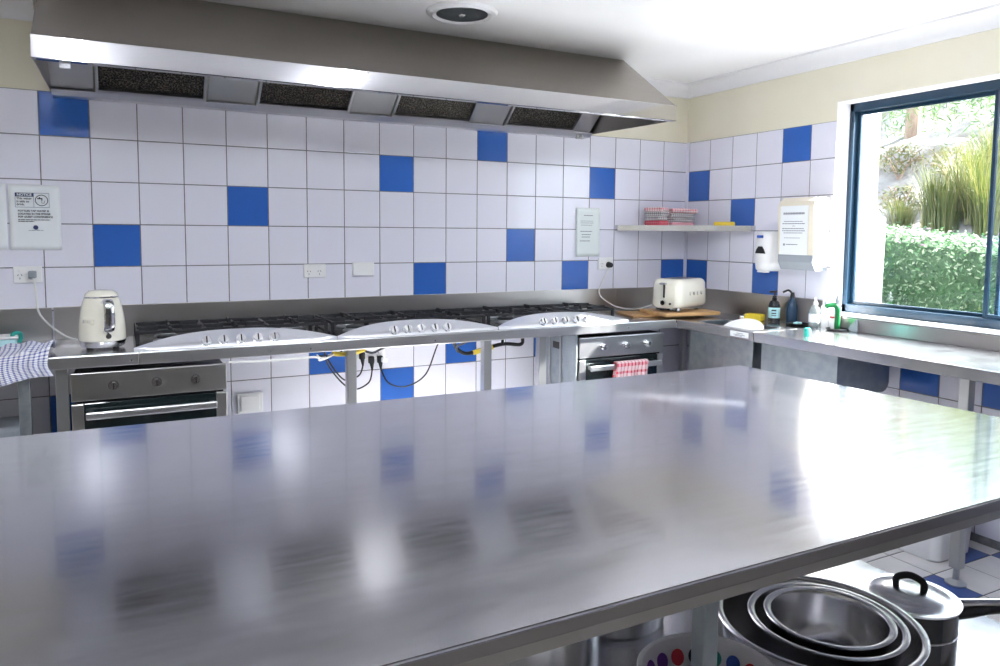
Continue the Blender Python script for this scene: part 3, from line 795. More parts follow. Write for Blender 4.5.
bm = BM(); box(bm, (-2.975, -.012, .462), (-2.845, -.0015, .568), .005); box(bm, (-2.958, -.018, .474), (-2.862, -.010, .556), .004); o = link('wall_plate', bm, 'white'); tag(o, 'white access plate on the tiles below the bench beside the oven', 'cover plate')
t = outlet(-2.257, .735, .165, .075, 'white power outlet below the bench with black plugs in it', 'double')
# black plugs and leads under the bench
for px, lab, pts in ((-2.315, 'black plug and lead in the under-bench outlet, farthest from the toaster side', [(0, -.03, -.05), (-.03, -.05, -.10), (-.12, -.08, -.11), (-.22, -.12, .02), (-.26, -.15, .12)]),
                     (-2.262, 'black plug and lead in the middle of the under-bench outlet', [(0, -.03, -.05), (-.03, -.05, -.12), (-.14, -.08, -.135), (-.26, -.10, .0), (-.30, -.15, .12)]),
                     (-2.212, 'black plug with lead looping past a blue tile under the bench', [(0, -.03, -.05), (.04, -.05, -.13), (.14, -.06, -.155), (.25, -.08, -.09), (.31, -.12, .09), (.33, -.2, .13)])):
    z0 = .722 if px < -2.3 else .695
    t = thing('plug_lead', lab, 'power cord', (px, -.013, z0), 0, 'appliance leads under the bench')
    bm = BM(); box(bm, (-.016, -.026, -.018), (.016, -.0012, .022), .006); cyl(bm, (0, -.022, -.015), (0, -.03, -.052), .013, .005, n=12); link('plug', bm, 'black', t, smooth=True)
    bm = BM(); tube(bm, pts, .0042, n=8); link('lead', bm, 'black', t, smooth=True)

# gas hoses & loose wiring
bm = BM(); tube(bm, [(-1.80, -.10, .80), (-1.77, -.09, .74), (-1.70, -.07, .70), (-1.60, -.06, .715), (-1.45, -.06, .74), (-1.33, -.06, .73), (-1.315, -.06, .77), (-1.315, -.06, .84)], .011, n=10)
tube(bm, [(-1.47, -.09, .745), (-1.465, -.09, .80), (-1.44, -.09, .835), (-1.3, -.09, .84), (-1.23, -.09, .84)], .009, n=10)
o = link('gas_hose', bm, 'black', smooth=True); tag(o, 'black rubber gas hose looping under the bench past a blue tile', 'hose')
bm = BM(); tube(bm, [(-1.655, -.075, .703), (-1.59, -.074, .715), (-1.53, -.074, .728)], .0145, n=10); link('hose_tag', bm, 'yellowcable', o, smooth=True)
bm = BM(); tube(bm, [(-1.83, -.45, .85), (-1.825, -.3, .80), (-1.80, -.16, .76), (-1.77, -.10, .72)], .006, n=8)
o = link('flex_lead', bm, 'black', smooth=True); tag(o, 'short black lead hanging beneath the middle cooktop', 'cable')
t = thing('wiring_bundle', 'loose white and yellow wiring hanging below the first cooktop', 'cable', (-2.7, -.45, .832))
bm = BM(); tube(bm, [(-.38, -.12, .002), (-.2, -.11, -.006), (.0, -.10, -.006), (.03, -.08, -.026), (.08, -.07, -.014), (.10, -.07, -.002)], .005, n=8); tube(bm, [(.02, -.07, -.002), (.05, -.05, -.02), (.13, -.03, .0), (.19, -.02, -.01), (.22, 0, .002)], .004, n=8); link('white_wire', bm, 'whitecable', t, smooth=True)
bm = BM(); tube(bm, [(.10, -.05, -.004), (.16, -.03, -.014), (.22, -.02, -.012), (.27, 0, -.002)], .011, n=10); link('yellow_sleeve', bm, 'yellowcable', t, smooth=True)
bm = BM(); tube(bm, [(.02, -.05, -.01), (.1, -.04, -.016), (.15, -.03, .0)], .005, n=8); tube(bm, [(.25, 0, -.002), (.31, .0, -.022), (.36, .02, -.01), (.40, .03, .002)], .006, n=8); link('dark_wire', bm, 'ink', t, smooth=True)
bm = BM(); box(bm, (.36, -.02, -.035), (.39, .0, -.012), .003, mtx=Matrix.Rotation(.1, 4, 'Y')); link('connector', bm, 'white', t)

# ------------------------------------------------------------------ notices
RX = (PI / 2, 0, 0)
def bars(parent, rows, y, m='ink', seed=1):
    """rows of illegible print: (x0, x1, z, h)"""
    rnd = random.Random(seed)
    for x0, x1, z, h in rows:
        x = x0; bm = BM(); box(bm, (x0, y - .0002, z - h * .2), (x1, y, z + h * .2))
        while x < x1:
            w = rnd.uniform(.006, .018); e = min(x + w, x1); box(bm, (x, y - .0004, z - h / 2), (e, y, z + h / 2)); x = e + .0028
        link('printed_line', bm, m, parent)
n1 = thing('wall_notice', 'white laminated notice with blue NOTICE heading taped beside the kettle outlet', 'notice', (-3.827, -.0035, 1.463), 0)
def sheet(parent, w, h, m='paper', curl=.002):
    bm = BM(); uvgrid(bm, 10, 12, lambda u, v: ((u - .5) * w, -curl * abs(2 * u - 1) ** 2 * abs(2 * v - 1), (v - .5) * h))
    s = link('sheet', bm, m, parent, smooth=True); q = s.modifiers.new('thick', 'SOLIDIFY'); q.thickness = .0008; return s
sheet(n1, .200, .296)
bm = BM(); box(bm, (-.075, -.004, .093), (-.004, -.0032, .110)); link('heading_bar', bm, 'inkblue', n1)
text('lettering', 'NOTICE', .0155, (-.0395, -.0046, .1015), RX, 'paper', n1, 'CENTER', .0001, .0005)
bm = BM()
for lo, hi in (((-.075, .109), (.056, .1105)), ((-.075, .045), (.056, .0465)), ((-.075, .045), (-.0738, .11)), ((.055, .045), (.0562, .11)), ((-.0045, .045), (-.0033, .11))):
    box(bm, (lo[0], -.004, lo[1]), (hi[0], -.0032, hi[1]))
link('border', bm, 'inkblue', n1)
for k, s in enumerate(('This water', 'is safe to', 'drink.')): text('lettering', s, .0135, (-.070, -.004, .085 - k * .0135), RX, 'ink', n1, 'LEFT', .0001, .0003)
bm = BM()
n = 32
for ra, rb, in ((.0255, .0225),):
    A = [[bm.verts.new((.0265 + r * math.cos(2 * PI * k / n), y, .0775 + r * math.sin(2 * PI * k / n))) for k in range(n)] for r, y in ((ra, -.0034), (ra, -.0042), (rb, -.0042), (rb, -.0034))]
    for a, b in zip(A, A[1:]):
        for k in range(n): bm.faces.new((a[k], a[(k + 1) % n], b[(k + 1) % n], b[k]))
box(bm, (.010, -.0042, .083), (.030, -.0034, .088)); box(bm, (.017, -.0042, .086), (.021, -.0034, .093)); box(bm, (.026, -.0042, .077), (.030, -.0034, .087))
prism(bm, [(.027, .064), (.037, .064), (.0385, .076), (.0368, .076), (.0355, .0655), (.0285, .0655), (.0275, .076), (.026, .076)], 1, -.0042, -.0034)
link('tap_symbol', bm, 'ink', n1)
for k, s in enumerate(('BOTTLED TAP WATER IS', 'LOCATED IN THE FRIDGE', 'FOR GUEST CONVENIENCE')): text('lettering', s, .0108, (-.066, -.004, .029 - k * .0135), RX, 'ink', n1, 'LEFT', .0001, .0004)
bars(n1, [(-.066, .058, -.011, .0032), (-.066, -.005, -.0185, .0032)], -.0032)
bm = BM(); lathe(bm, [(.0, 0), (.010, 0)], 24); bmesh.ops.rotate(bm, verts=bm.verts, cent=(0, 0, 0), matrix=Matrix.Rotation(PI / 2, 3, 'X')); bmesh.ops.translate(bm, verts=bm.verts, vec=(.0, -.0036, -.045)); link('round_logo', bm, 'inkblue', n1)
bars(n1, [(-.028, .03, -.059, .0022)], -.0032, 'inkgrey')
n0 = thing('wall_notice', 'second white notice cut off at the edge, beside the drinking water notice', 'notice', (-4.035, -.0035, 1.465), 0)
sheet(n0, .200, .292); bars(n0, [(-.07, .05, .09, .008), (-.07, .06, .07, .004), (-.07, .05, .06, .004)], -.0032)
n2 = thing('wall_notice', 'glossy plastic-covered notice on the tiles above the toaster-side outlet', 'notice', (-.812, -.0035, 1.417), 0)
M['glosspaper'] = mat('plastic_sleeve', (.74, .80, .80), .12)
sheet(n2, .182, .312, 'glosspaper', .006)
bars(n2, [(-.035, .035, .108, .005), (-.06, .035, .072, .003), (-.06, .04, .060, .003), (-.055, .03, .046, .003), (-.06, .03, .006, .005), (-.05, .02, -.014, .005), (-.05, .015, -.030, .005), (-.062, .015, -.055, .005)], -.0062, 'inkgrey', 4)

# ------------------------------------------------------------------ corner shelf and its load
SH = 1.462
ws = thing('wall_shelf', 'stainless steel corner shelf holding folded tea towels and a knife', 'shelf', (0, 0, SH))
A_, B_ = (-.595, -.003), (-.003, -.640)
bm = BM(); prism(bm, [(-.003, -.003), (-.595, -.003), (-.595, -.035), (-.04, -.640), (-.003, -.640)], 2, -.002, .0); link('shelf_plate', bm, 'bench', ws)
bm = BM()
fa, fb = Vector((-.597, -.035, 0)), Vector((-.04, -.642, 0)); dd = (fb - fa).normalized(); nn2 = Vector((dd.y, -dd.x, 0))
for a, b in ((fa, fb), (Vector((-.597, -.004, 0)), fa), (fb, Vector((-.003, -.642, 0)))):
    d = (b - a); ang = math.atan2(d.y, d.x)
    box(bm, (0, -.0015, -.032), (d.length, .0015, .004), .001, seg=1, mtx=Matrix.Translation(a) @ Matrix.Rotation(ang, 4, 'Z'))
link('front_lip', bm, 'bench', ws)
def folded(label, c, w, d, h, m, rot=0, wob=.004):
    bm = BM(); n = 14; pr = rrect(-d / 2, -h / 2, d / 2, h / 2, h * .48, 4)
    uvl = None; rings = []
    for i in range(n + 1):
        u = i / n; x = (u - .5) * w; s = 1 - .06 * abs(2 * u - 1) ** 6
        rings.append([bm.verts.new((x, y * s + wob * math.sin(u * 11 + y * 20), z * s + wob * .6 * math.sin(u * 7 + rot * 9) + wob * .4 * math.sin(y * 40))) for y, z in pr])
    for a, b in zip(rings, rings[1:]):
        for k in range(len(a)): bm.faces.new((a[k], a[(k + 1) % len(a)], b[(k + 1) % len(a)], b[k]))
    bm.faces.new(rings[0]); bm.faces.new(rings[-1])
    boxuv(bm)
    o = link('folded_tea_towel', bm, m, smooth=True, angle=70, loc=c, rotz=rot); return tag(o, label, 'tea towel', 'folded tea towels on the corner shelf')
z0 = SH + .001
th = .029
folded('plain red folded tea towel at the bottom of the shorter stack', (-.345, -.115, z0 + .018), .08, .15, .034, 'fold_red', .1, .001)
folded('white and grey folded tea towel second in the shorter stack', (-.348, -.115, z0 + .050), .076, .15, .028, 'fold_grey', -.05, .0012)
folded('dark striped folded tea towel third in the shorter stack', (-.342, -.115, z0 + .079), .078, .15, .028, 'fold_grey', .15, .0012)
folded('red and white folded tea towel topmost of the shorter stack', (-.345, -.115, z0 + .107), .085, .14, .026, 'fold_rw', .22, .003)
folded('pink check folded tea towel at the bottom of the wider stack', (-.185, -.115, z0 + .013), .18, .17, .024, 'fold_pink', -.05, .001)
folded('white and grey folded tea towel second in the wider stack', (-.18, -.115, z0 + .040), .18, .17, .028, 'fold_grey', .03, .0012)
folded('white and black folded tea towel third in the wider stack', (-.185, -.115, z0 + .070), .185, .17, .029, 'fold_grey', -.06, .0012)
folded('red and white folded tea towel topmost of the wider stack', (-.165, -.115, z0 + .101), .20, .17, .030, 'fold_rw', -.12, .003)
kn = thing('kitchen_knife', 'kitchen knife with yellow handle lying on the corner shelf', 'knife', (-.115, -.40, SH + .003), R(-52))
bm = BM(); prism(bm, [(-.17, .0), (0, -.018), (0, .012), (-.14, .012)], 2, .0025, .0045); link('blade', bm, 'polished', kn)
bm = BM(); box(bm, (0, -.014, -.002), (.13, .014, .026), .008, seg=3); link('handle', bm, 'yellowp', kn, smooth=True)

# ------------------------------------------------------------------ toaster & boards
bd2 = BM(); box(bd2, (-.20, -.13, 0), (.20, .13, .012), .004)
o = link('chopping_board', bd2, 'wood2', loc=(-.50, -.30, CT + .001), rotz=R(-14)); tag(o, 'dark wooden chopping board lying flat, underneath the paler board', 'chopping board')
bd1 = BM(); box(bd1, (-.20, -.15, 0), (.20, .15, .022), .006)
o = link('chopping_board', bd1, 'wood', loc=(-.385, -.405, CT + .0138), rotz=R(-6)); tag(o, 'pale wooden chopping board directly under the cream toaster', 'chopping board')
TR = R(19)
to = thing('toaster', 'cream retro toaster on wooden boards in the bench corner', 'toaster', (-.370, -.385, CT + .0368), TR)
bm = BM()
# rounded slab body: section in y/z, extruded along x with rounded ends
Lh, Dh, H0, H1 = .186, .106, .022, .200
rings = []
ns = 16
for i in range(ns + 1):
    a = -1 + 2 * i / ns
    x = Lh * math.sin(a * PI / 2) if abs(a) < 1 else Lh * a
    e = abs(x) / Lh; s = (1 - max(0, (e - .72) / .28) ** 2.2 * .30); sd = (1 - max(0, (e - .72) / .28) ** 2.2 * .16)
    ring = []
    for y, z in rrect(-Dh * s, H0, Dh * s, H0 + (H1 - H0) * sd, .035, 6):
        tpr = 1 - .07 * (z - H0) / (H1 - H0)
        ring.append(bm.verts.new((x * (1 - .04 * (z - H0) / (H1 - H0)), y * tpr, z)))
    rings.append(ring)
for a, b in zip(rings, rings[1:]):
    for k in range(len(a)): bm.faces.new((a[k], a[(k + 1) % len(a)], b[(k + 1) % len(a)], b[k]))
bm.faces.new(rings[0]); bm.faces.new(rings[-1]); link('body', bm, 'cream', to, smooth=True, angle=50)
bm = BM(); prism(bm, rrect(-Lh + .006, -.09, Lh - .006, .09, .05), 2, .010, .026); bs = link('base', bm, 'chrome', to)
bm = BM()
for x in (-.11, .11):
    for y in (-.055, .055): cyl(bm, (x, y, 0), (x, y, .011), .014, n=16)
link('foot', bm, 'black', bs)
bm = BM()
for y in (-.03, .03): box(bm, (-.115, y - .014, .192), (.115, y + .014, .2012), .003)
link('slot', bm, 'black', to)
bm = BM(); box(bm, (-Lh - .0015, -.006, .085), (-Lh + .01, .006, .17), .002); link('lever_slot', bm, 'black', to)
bm = BM(); box(bm, (-Lh - .022, -.022, .165), (-Lh + .002, .022, .178), .005); link('lever', bm, 'chrome', to)
bm = BM(); cyl(bm, (-Lh + .004, 0, .055), (-Lh - .014, 0, .055), .017, .015, n=24); link('dial', bm, 'chrome', to, smooth=True)
bm = BM(); cyl(bm, (-Lh + .012, -.045, .05), (-Lh - .004, -.045, .05), .007, n=16); link('button', bm, 'black', to)
for k, ch in enumerate('SMEG'):
    text('lettering', ch, .030, (-.052 + k * .046, -.1035, .108), (R(86), 0, 0), 'chrome', to, 'CENTER', .001, .0012)
bm = BM()
inv = Matrix.Rotation(-TR, 4, 'Z') @ Matrix.Translation(-to.location)
pl = Vector((-.652, -.02, 1.205))
pts = [Vector((-.45, -.22, .955)), Vector((-.55, -.17, .925)), Vector((-.66, -.10, .945)), Vector((-.73, -.03, 1.02)), Vector((-.70, -.03, 1.12)), Vector((-.655, -.03, 1.185))]
tube(bm, [inv @ p for p in pts], .004, n=8); link('power_cord', bm, 'whitecable', to, smooth=True)
bm = BM(); q = inv @ pl
cyl(bm, inv @ Vector((-.652, -.0145, 1.207)), inv @ Vector((-.652, -.045, 1.205)), .020, .016, n=18); link('plug', bm, 'black', to, smooth=True)

# ------------------------------------------------------------------ dispensers on the window wall
def wallbox(bm, y0, y1, z0, z1, d, taper=.0, r=.02):
    pr0 = rrect(y1, z0, y0, z1, r); pr1 = rrect(y1 + taper, z0 + taper, y0 - taper, z1 - taper, r)
    A = [[bm.verts.new((x, y, z)) for y, z in p] for x, p in ((-.0015, pr0), (-d * .8, pr0), (-d, pr1))]
    for a, b in zip(A, A[1:]):
        for k in range(len(a)): bm.faces.new((a[k], a[(k + 1) % len(a)], b[(k + 1) % len(a)], b[k]))
    bm.faces.new(A[0]); bm.faces.new(A[-1])
sd = thing('soap_dispenser', 'white wall soap dispenser with black triangular window above blue tile', 'dispenser', (0, -.78, 1.31))
def sl_(n, bm, m, p, c, **kw):
    bmesh.ops.translate(bm, verts=bm.verts, vec=-Vector(c)); return link(n, bm, m, p, **kw)
c = (0, -.78, 1.31)
bm = BM()
secs = [(1.195, .058, .085), (1.205, .066, .10), (1.25, .073, .105), (1.32, .075, .105), (1.40, .070, .095), (1.425, .064, .085), (1.432, .055, .06)]
A = []
for z, hw, d in secs:
    A.append([bm.verts.new((-.0015 if k in (0, 8) else -d * (math.sin(PI * k / 8) ** .45), -.78 - hw * math.cos(PI * k / 8), z)) for k in range(9)])
for a, b in zip(A, A[1:]):
    for k in range(8): bm.faces.new((a[k], a[k + 1], b[k + 1], b[k]))
    bm.faces.new((a[8], a[0], b[0], b[8]))
bm.faces.new(A[0]); bm.faces.new(A[-1])
sl_('housing', bm, 'white', sd, c, smooth=True, angle=50)
bm = BM(); prism(bm, [(-.745, 1.30), (-.815, 1.30), (-.808, 1.322), (-.792, 1.342), (-.768, 1.342), (-.752, 1.322)], 0, -.108, -.098); sl_('level_window', bm, 'black', sd, c)
bm = BM()
x = -.748; box(bm, (-.1008, -.791, 1.392), (-.094, -.748, 1.396))
for w in (.010, .008, .006, .010): box(bm, (-.1015, x - w, 1.392), (-.094, x, 1.408)); x -= w + .003
sl_('printed_mark', bm, 'blue', sd, c)
bm = BM(); box(bm, (-.095, -.81, 1.186), (-.05, -.75, 1.197), .004); sl_('nozzle_tray', bm, 'white', sd, c)
pd = thing('towel_dispenser', 'beige paper towel dispenser with printed notice beside the window', 'dispenser', (0, -1.02, 1.42))
c = (0, -1.02, 1.42)
py0, py1 = -.925, -1.170
bm = BM(); prism(bm, [(-.0015, 1.622), (-.085, 1.622), (-.115, 1.600), (-.125, 1.575), (-.115, 1.29), (-.09, 1.235), (-.0015, 1.235)], 1, py1, py0)
sl_('cover', bm, 'offwhite', pd, c)
bm = BM(); prism(bm, [(-.0015, 1.234), (-.09, 1.234), (-.1165, 1.292), (-.119, 1.30), (-.1195, 1.26), (-.095, 1.215), (-.0015, 1.215)], 1, py1 + .004, py0 - .004); sl_('outlet_tray', bm, 'grey', pd, c)
bm = BM(); box(bm, (-.128, -1.135, 1.300), (-.1255, -.945, 1.575), mtx=None); ns_ = sl_('notice_sheet', bm, 'paper', pd, c)
rnd = random.Random(3)
for y0, y1, z, h in ((-.965, -1.11, 1.532, .012), (-.97, -1.10, 1.487, .004), (-.96, -1.115, 1.475, .005), (-1.03, -1.05, 1.462, .003), (-.96, -1.11, 1.447, .005), (-.96, -1.115, 1.435, .005), (-.97, -1.10, 1.423, .004), (-.975, -1.085, 1.395, .003), (-.99, -1.07, 1.358, .005), (-.97, -.982, 1.357, .012)):
    y = y0; bm = BM(); box(bm, (-.1284, y1, z - h * .2), (-.1279, y0, z + h * .2))
    while y > y1:
        e = max(y - rnd.uniform(.008, .02), y1); box(bm, (-.1288, e, z - h / 2), (-.1279, y, z + h / 2)); y = e - .003
    sl_('printed_line', bm, 'inkgrey', ns_, (0, 0, 0) if False else c)

# ------------------------------------------------------------------ small things on the window side
bm = BM(); box(bm, (-.05, -.034, 0), (.05, .034, .042), .006)
o = link('sponge', bm, 'yellow', loc=(-.150, -.80, CT + .001), rotz=R(-70)); tag(o, 'yellow rectangular sponge on the corner bench', 'sponge')
def bottle(name, label, c, prof, m, cap=None, group=None, cat='bottle'):
    t = thing(name, label, cat, c, 0, group)
    bm = BM(); lathe(bm, prof, 28); link('bottle_body', bm, m, t, smooth=True, angle=50)
    return t
sb = bottle('spray_bottle', 'dark pump bottle with white label on the bench below the soap dispenser', (-.085, -.885, CT + .001),
            [(0, 0), (.030, 0), (.033, .006), (.033, .095), (.026, .118), (.014, .128), (.014, .14), (0, .14)], 'darkbottle')
bm = BM(); lathe(bm, [(.0335, .025), (.0338, .026), (.0338, .085), (.0335, .086)], 28); lbl = link('paper_label', bm, 'aqua', sb, smooth=True)
for z, h in ((.07, .008), (.053, .006), (.040, .004)):
    bm = BM(); box(bm, (-.0355, -.014, z - h / 2), (-.033, .012, z + h / 2), mtx=Matrix.Rotation(R(38), 4, 'Z')); link('printed_line', bm, 'ink', lbl)
bm = BM(); cyl(bm, (0, 0, .138), (0, 0, .155), .012, n=16); cyl(bm, (0, 0, .155), (0, 0, .175), .005, n=10); box(bm, (-.040, -.008, .172), (.012, .008, .184), .004); link('pump', bm, 'black', sb)
b2_ = bottle('detergent_bottle', 'navy bottle with slanting spout behind the pump bottle', (-.030, -.965, CT + .001),
             [(0, 0), (.026, 0), (.029, .006), (.029, .09), (.02, .125), (.011, .14), (.011, .15), (0, .15)], 'bluebottle')
bm = BM(); cyl(bm, (0, 0, .148), (0, 0, .178), .013, .010, n=16); tube(bm, [(0, 0, .17), (-.02, .012, .19), (-.045, .03, .178)], .006, n=8); link('spout', bm, 'black', b2_, smooth=True)
bm = BM(); lathe(bm, [(0, 0), (.05, 0), (.062, .012), (.058, .012), (.048, .004), (0, .004)], 28); o = link('black_dish', bm, 'black', smooth=True, loc=(-.085, -1.055, CT + .001)); tag(o, 'small shallow black dish holding a soap scrap on the bench', 'dish')
bm = BM(); box(bm, (-.028, -.018, 0), (.028, .018, .014), .006, seg=3); o = link('soap_bar', bm, 'aqua', smooth=True, loc=(-.085, -1.055, CT + .0055), rotz=.4); tag(o, 'pale scrap of soap lying in the black dish', 'soap')
t = bottle('squeeze_bottle', 'clear and white squeeze bottle on the bench, by the green-necked bottle', (-.080, -1.165, CT + .001),
           [(0, 0), (.028, 0), (.031, .006), (.031, .085), (.024, .11), (.012, .12), (.012, .128), (0, .128)], 'clear')
bm = BM(); lathe(bm, [(.013, .126), (.013, .14), (.006, .150), (.004, .165), (0, .166)], 18); link('cap', bm, 'white', t, smooth=True)
bm = BM(); lathe(bm, [(.0315, .03), (.0316, .031), (.0316, .075), (.0315, .076)], 28); link('paper_label', bm, 'paper', t, smooth=True)
t = bottle('white_bottle', 'white bottle with grey cap standing next to the clear squeeze bottle', (-.035, -1.195, CT + .001),
           [(0, 0), (.024, 0), (.026, .005), (.026, .10), (.018, .122), (.010, .13), (0, .13)], 'white')
bm = BM(); lathe(bm, [(.013, .128), (.013, .150), (0, .152)], 18); link('cap', bm, 'grey', t, smooth=True)
gb = thing('dish_brush_stand', 'green hooked dish pump with dark tip standing in a black dish below the window', 'dish pump', (-.075, -1.305, CT + .001))
bm = BM(); lathe(bm, [(0, 0), (.050, 0), (.058, .010), (.054, .012), (.046, .005), (0, .005)], 28); link('base_dish', bm, 'black', gb, smooth=True)
bm = BM(); tube(bm, [(0, 0, .005), (0, 0, .06), (0, 0, .11), (-.012, .006, .135), (-.040, .022, .135), (-.055, .03, .125)], .014, n=12); link('neck', bm, 'green', gb, smooth=True)
bm = BM(); lathe(bm, [(.010, .140), (.015, .155), (.012, .175), (.004, .196), (0, .198)], 16); link('tip', bm, 'grey', gb, smooth=True)
bm = BM(); lathe(bm, [(0, 0), (.026, 0), (.028, .005), (.028, .085), (.018, .11), (.010, .115), (.010, .135), (0, .136)], 24); o = link('shampoo_bottle', bm, 'white', smooth=True, loc=(-.040, -1.262, CT + .001)); tag(o, 'white bottle with a small red mark behind the green pump', 'bottle')
bm = BM(); lathe(bm, [(.0283, .062), (.0286, .063), (.0286, .070), (.0283, .071)], 24); link('red_mark', bm, 'red', o)
bm = BM(); prism(bm, [(-.035, 0), (.035, 0), (-.028, .065)], 0, -.006, .006); o = link('scraper', bm, 'grey', loc=(-.03, -1.362, CT + .001)); tag(o, 'dark triangular scraper leaning by the splashback below the window', 'scraper')
bm = BM(); lathe(bm, [(0, 0), (.018, 0), (.018, .028), (.013, .040), (0, .042)], 20); o = link('bottle_cap', bm, 'teal', smooth=True, loc=(-.40, -1.385, CT + .001)); tag(o, 'teal plastic cap standing on the bench near its front edge', 'cap')
# white disc added in the sink for the window's reflection on the bench
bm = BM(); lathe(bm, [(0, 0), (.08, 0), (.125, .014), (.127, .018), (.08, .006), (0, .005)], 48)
o = link('plate', bm, 'white', smooth=True, loc=(-.385, -.925, .853)); o.rotation_euler = (R(8), R(-28), 0); tag(o, 'white disc added in the corner sink as the bright window reflection', 'plate')

# ------------------------------------------------------------------ kettle side: cloth and containers
bm = BM()
def cl(u, v):
    x = -4.20 + .455 * u + .012 * math.sin(v * 7) * u
    s = v * .40
    cr = .004 * math.sin(u * 23 + v * 5) + .003 * math.sin(u * 41)
    lift = .055 * (u ** 4) * max(0, 1 - abs(v - .35) * 3) 
    if s < .20: y = -.375 - s; z = CT + .006 + cr + .012 * (1 - v) + .03 * math.exp(-((v - .1) * 6) ** 2) * math.sin(u * 5 + 1) ** 2 + lift
    else:
        k = s - .20; y = -.575 - .008 * min(1, k * 30) - abs(cr) * 1.5; z = CT + .006 - k * (.62 - .22 * u) + .010 * math.sin(u * 9) * k * 5 + lift * max(0, 1 - k * 12)
    return (x, y, z)
uvgrid(bm, 60, 44, cl)
o = link('dish_cloth', bm, 'cloth_blue', smooth=True, angle=80); tag(o, 'blue and white check dish cloth draped over the bench edge', 'dish cloth')
q = o.modifiers.new('thick', 'SOLIDIFY'); q.thickness = .004
t = thing('food_container', 'pale aqua container with teal lid clip behind the blue check cloth', 'container', (-4.0, -.27, CT + .001), R(8))
bm = BM(); box(bm, (-.11, -.055, 0), (.11, .055, .05), .012); link('container_body', bm, 'aqua', t)
bm = BM(); box(bm, (-.115, -.06, .05), (.115, .06, .06), .004); link('lid', bm, 'white', t)
bm = BM(); tube(bm, [(.095, -.03, .055), (.098, -.03, .070), (.120, -.03, .070), (.124, -.03, .05), (.117, -.03, .03)], .008, n=10); link('clip', bm, 'teal', t, smooth=True)
t = thing('upright_utensil', 'dark handled utensil standing upright behind the aqua container', 'utensil', (-4.02, -.17, CT + .001))
bm = BM(); lathe(bm, [(0, 0), (.035, 0), (.037, .09), (.034, .09), (.032, .005), (0, .005)], 24); link('holder', bm, 'black', t, smooth=True)
bm = BM(); tube(bm, [(.0, 0, .01), (.02, 0, .10), (.03, .01, .16)], .006, n=8); link('handle', bm, 'legsteel', t, smooth=True)
bm = BM(); box(bm, (-.12, -.12, .02), (.12, .12, .62), .03, seg=4); o = link('waste_bin', bm, 'grey', loc=(-3.985, -.30, -.019)); tag(o, 'grey rounded bin on the floor under the cloth-hung bench', 'bin')

# ------------------------------------------------------------------ outside
bm = BM(); box(bm, (.19, -.02, -.2), (2.0, .16, 4.0)); o = link('exterior_wall', bm, 'extwhite'); o['kind'] = 'structure'; o['label'] = 'white rendered outside wall of the house wing beyond the window'; o['category'] = 'wall'
bm = BM(); box(bm, (1.97, -.075, -.2), (2.05, -.022, 1.56), .006); o = link('fence_post', bm, 'extwhite'); tag(o, 'white fence post at the end of the hedge outside', 'post')
bm = BM()
def ter(u, v):
    x = .19 + 13 * u; y = -9 + 18 * v
    z = -.12 if x < 3.1 else -.12 + 1.35 * min(1, (x - 3.1) / .3) + max(0, x - 3.4) * .55
    z += .18 * math.sin(x * 2.1 + y * 1.3) * max(0, min(1, x - 3.4)) + .08 * math.sin(y * 4.1 + x * 3.3) * max(0, min(1, x - 3.4))
    return (x, y, z)
uvgrid(bm, 90, 90, ter); o = link('ground', bm, 'rock', smooth=True, angle=60); o['kind'] = 'structure'; o['label'] = 'pale rocky bank rising behind the hedge outside'; o['category'] = 'ground'
def leafquad(bm, p, n, s, asp=.6):
    n = Vector(n).normalized(); a = n.orthogonal().normalized(); a = Matrix.Rotation(random.uniform(0, 2 * PI), 3, n) @ a; b = n.cross(a)
    p = Vector(p)
    vs = [bm.verts.new(p + a * s * k1 + b * s * asp * k2) for k1, k2 in ((-1, 0), (0, -.5), (1, 0), (0, .5))]
    bm.faces.new(vs)
hg = thing('hedge', 'clipped dense green hedge outside the window', 'hedge', (2.6, -1.0, -.12))
bm = BM()
def htop(y): return 1.50 + .12 * (y + .1)
n = 12
bmv = [(-2.9, htop(-2.9) + .05), (.5, htop(.5) + .05)]
prism(bm, [(-3.4, 0), (.75, 0), (.75, 1.56), (-3.4, 1.12)], 0, -.30, .30)
bmesh.ops.translate(bm, verts=bm.verts, vec=(0, 1.0, 0)); link('hedge_core', bm, 'hedgecore', hg)
bm = BM()
for k in range(26000):
    y = random.uniform(-3.4, .8); zt = 1.56 + .106 * (y - .75) ; zt += .05
    if random.random() < .62:
        p = (-.33 + random.gauss(0, .035), y + 1.0, random.uniform(0, zt)); nrm = (-1 + random.gauss(0, .5), random.gauss(0, .7), .45 + random.gauss(0, .6))
    else:
        p = (random.uniform(-.34, .34), y + 1.0, zt + random.gauss(0, .03)); nrm = (random.gauss(0, .6), random.gauss(0, .6), 1)
    leafquad(bm, p, nrm, random.uniform(.013, .027), .8)
link('leaves', bm, 'hedge', hg)
bm = BM()
for k in range(420):
    y = random.uniform(-.75, .65); leafquad(bm, (random.uniform(-.38, .1), y + 1.0, 1.62 + .106 * (y - .75) + random.gauss(0, .03)), (-.5 + random.gauss(0, .4), random.gauss(0, .5), .8), random.uniform(.015, .028), .9)
link('blossom', bm, 'blossom', hg)
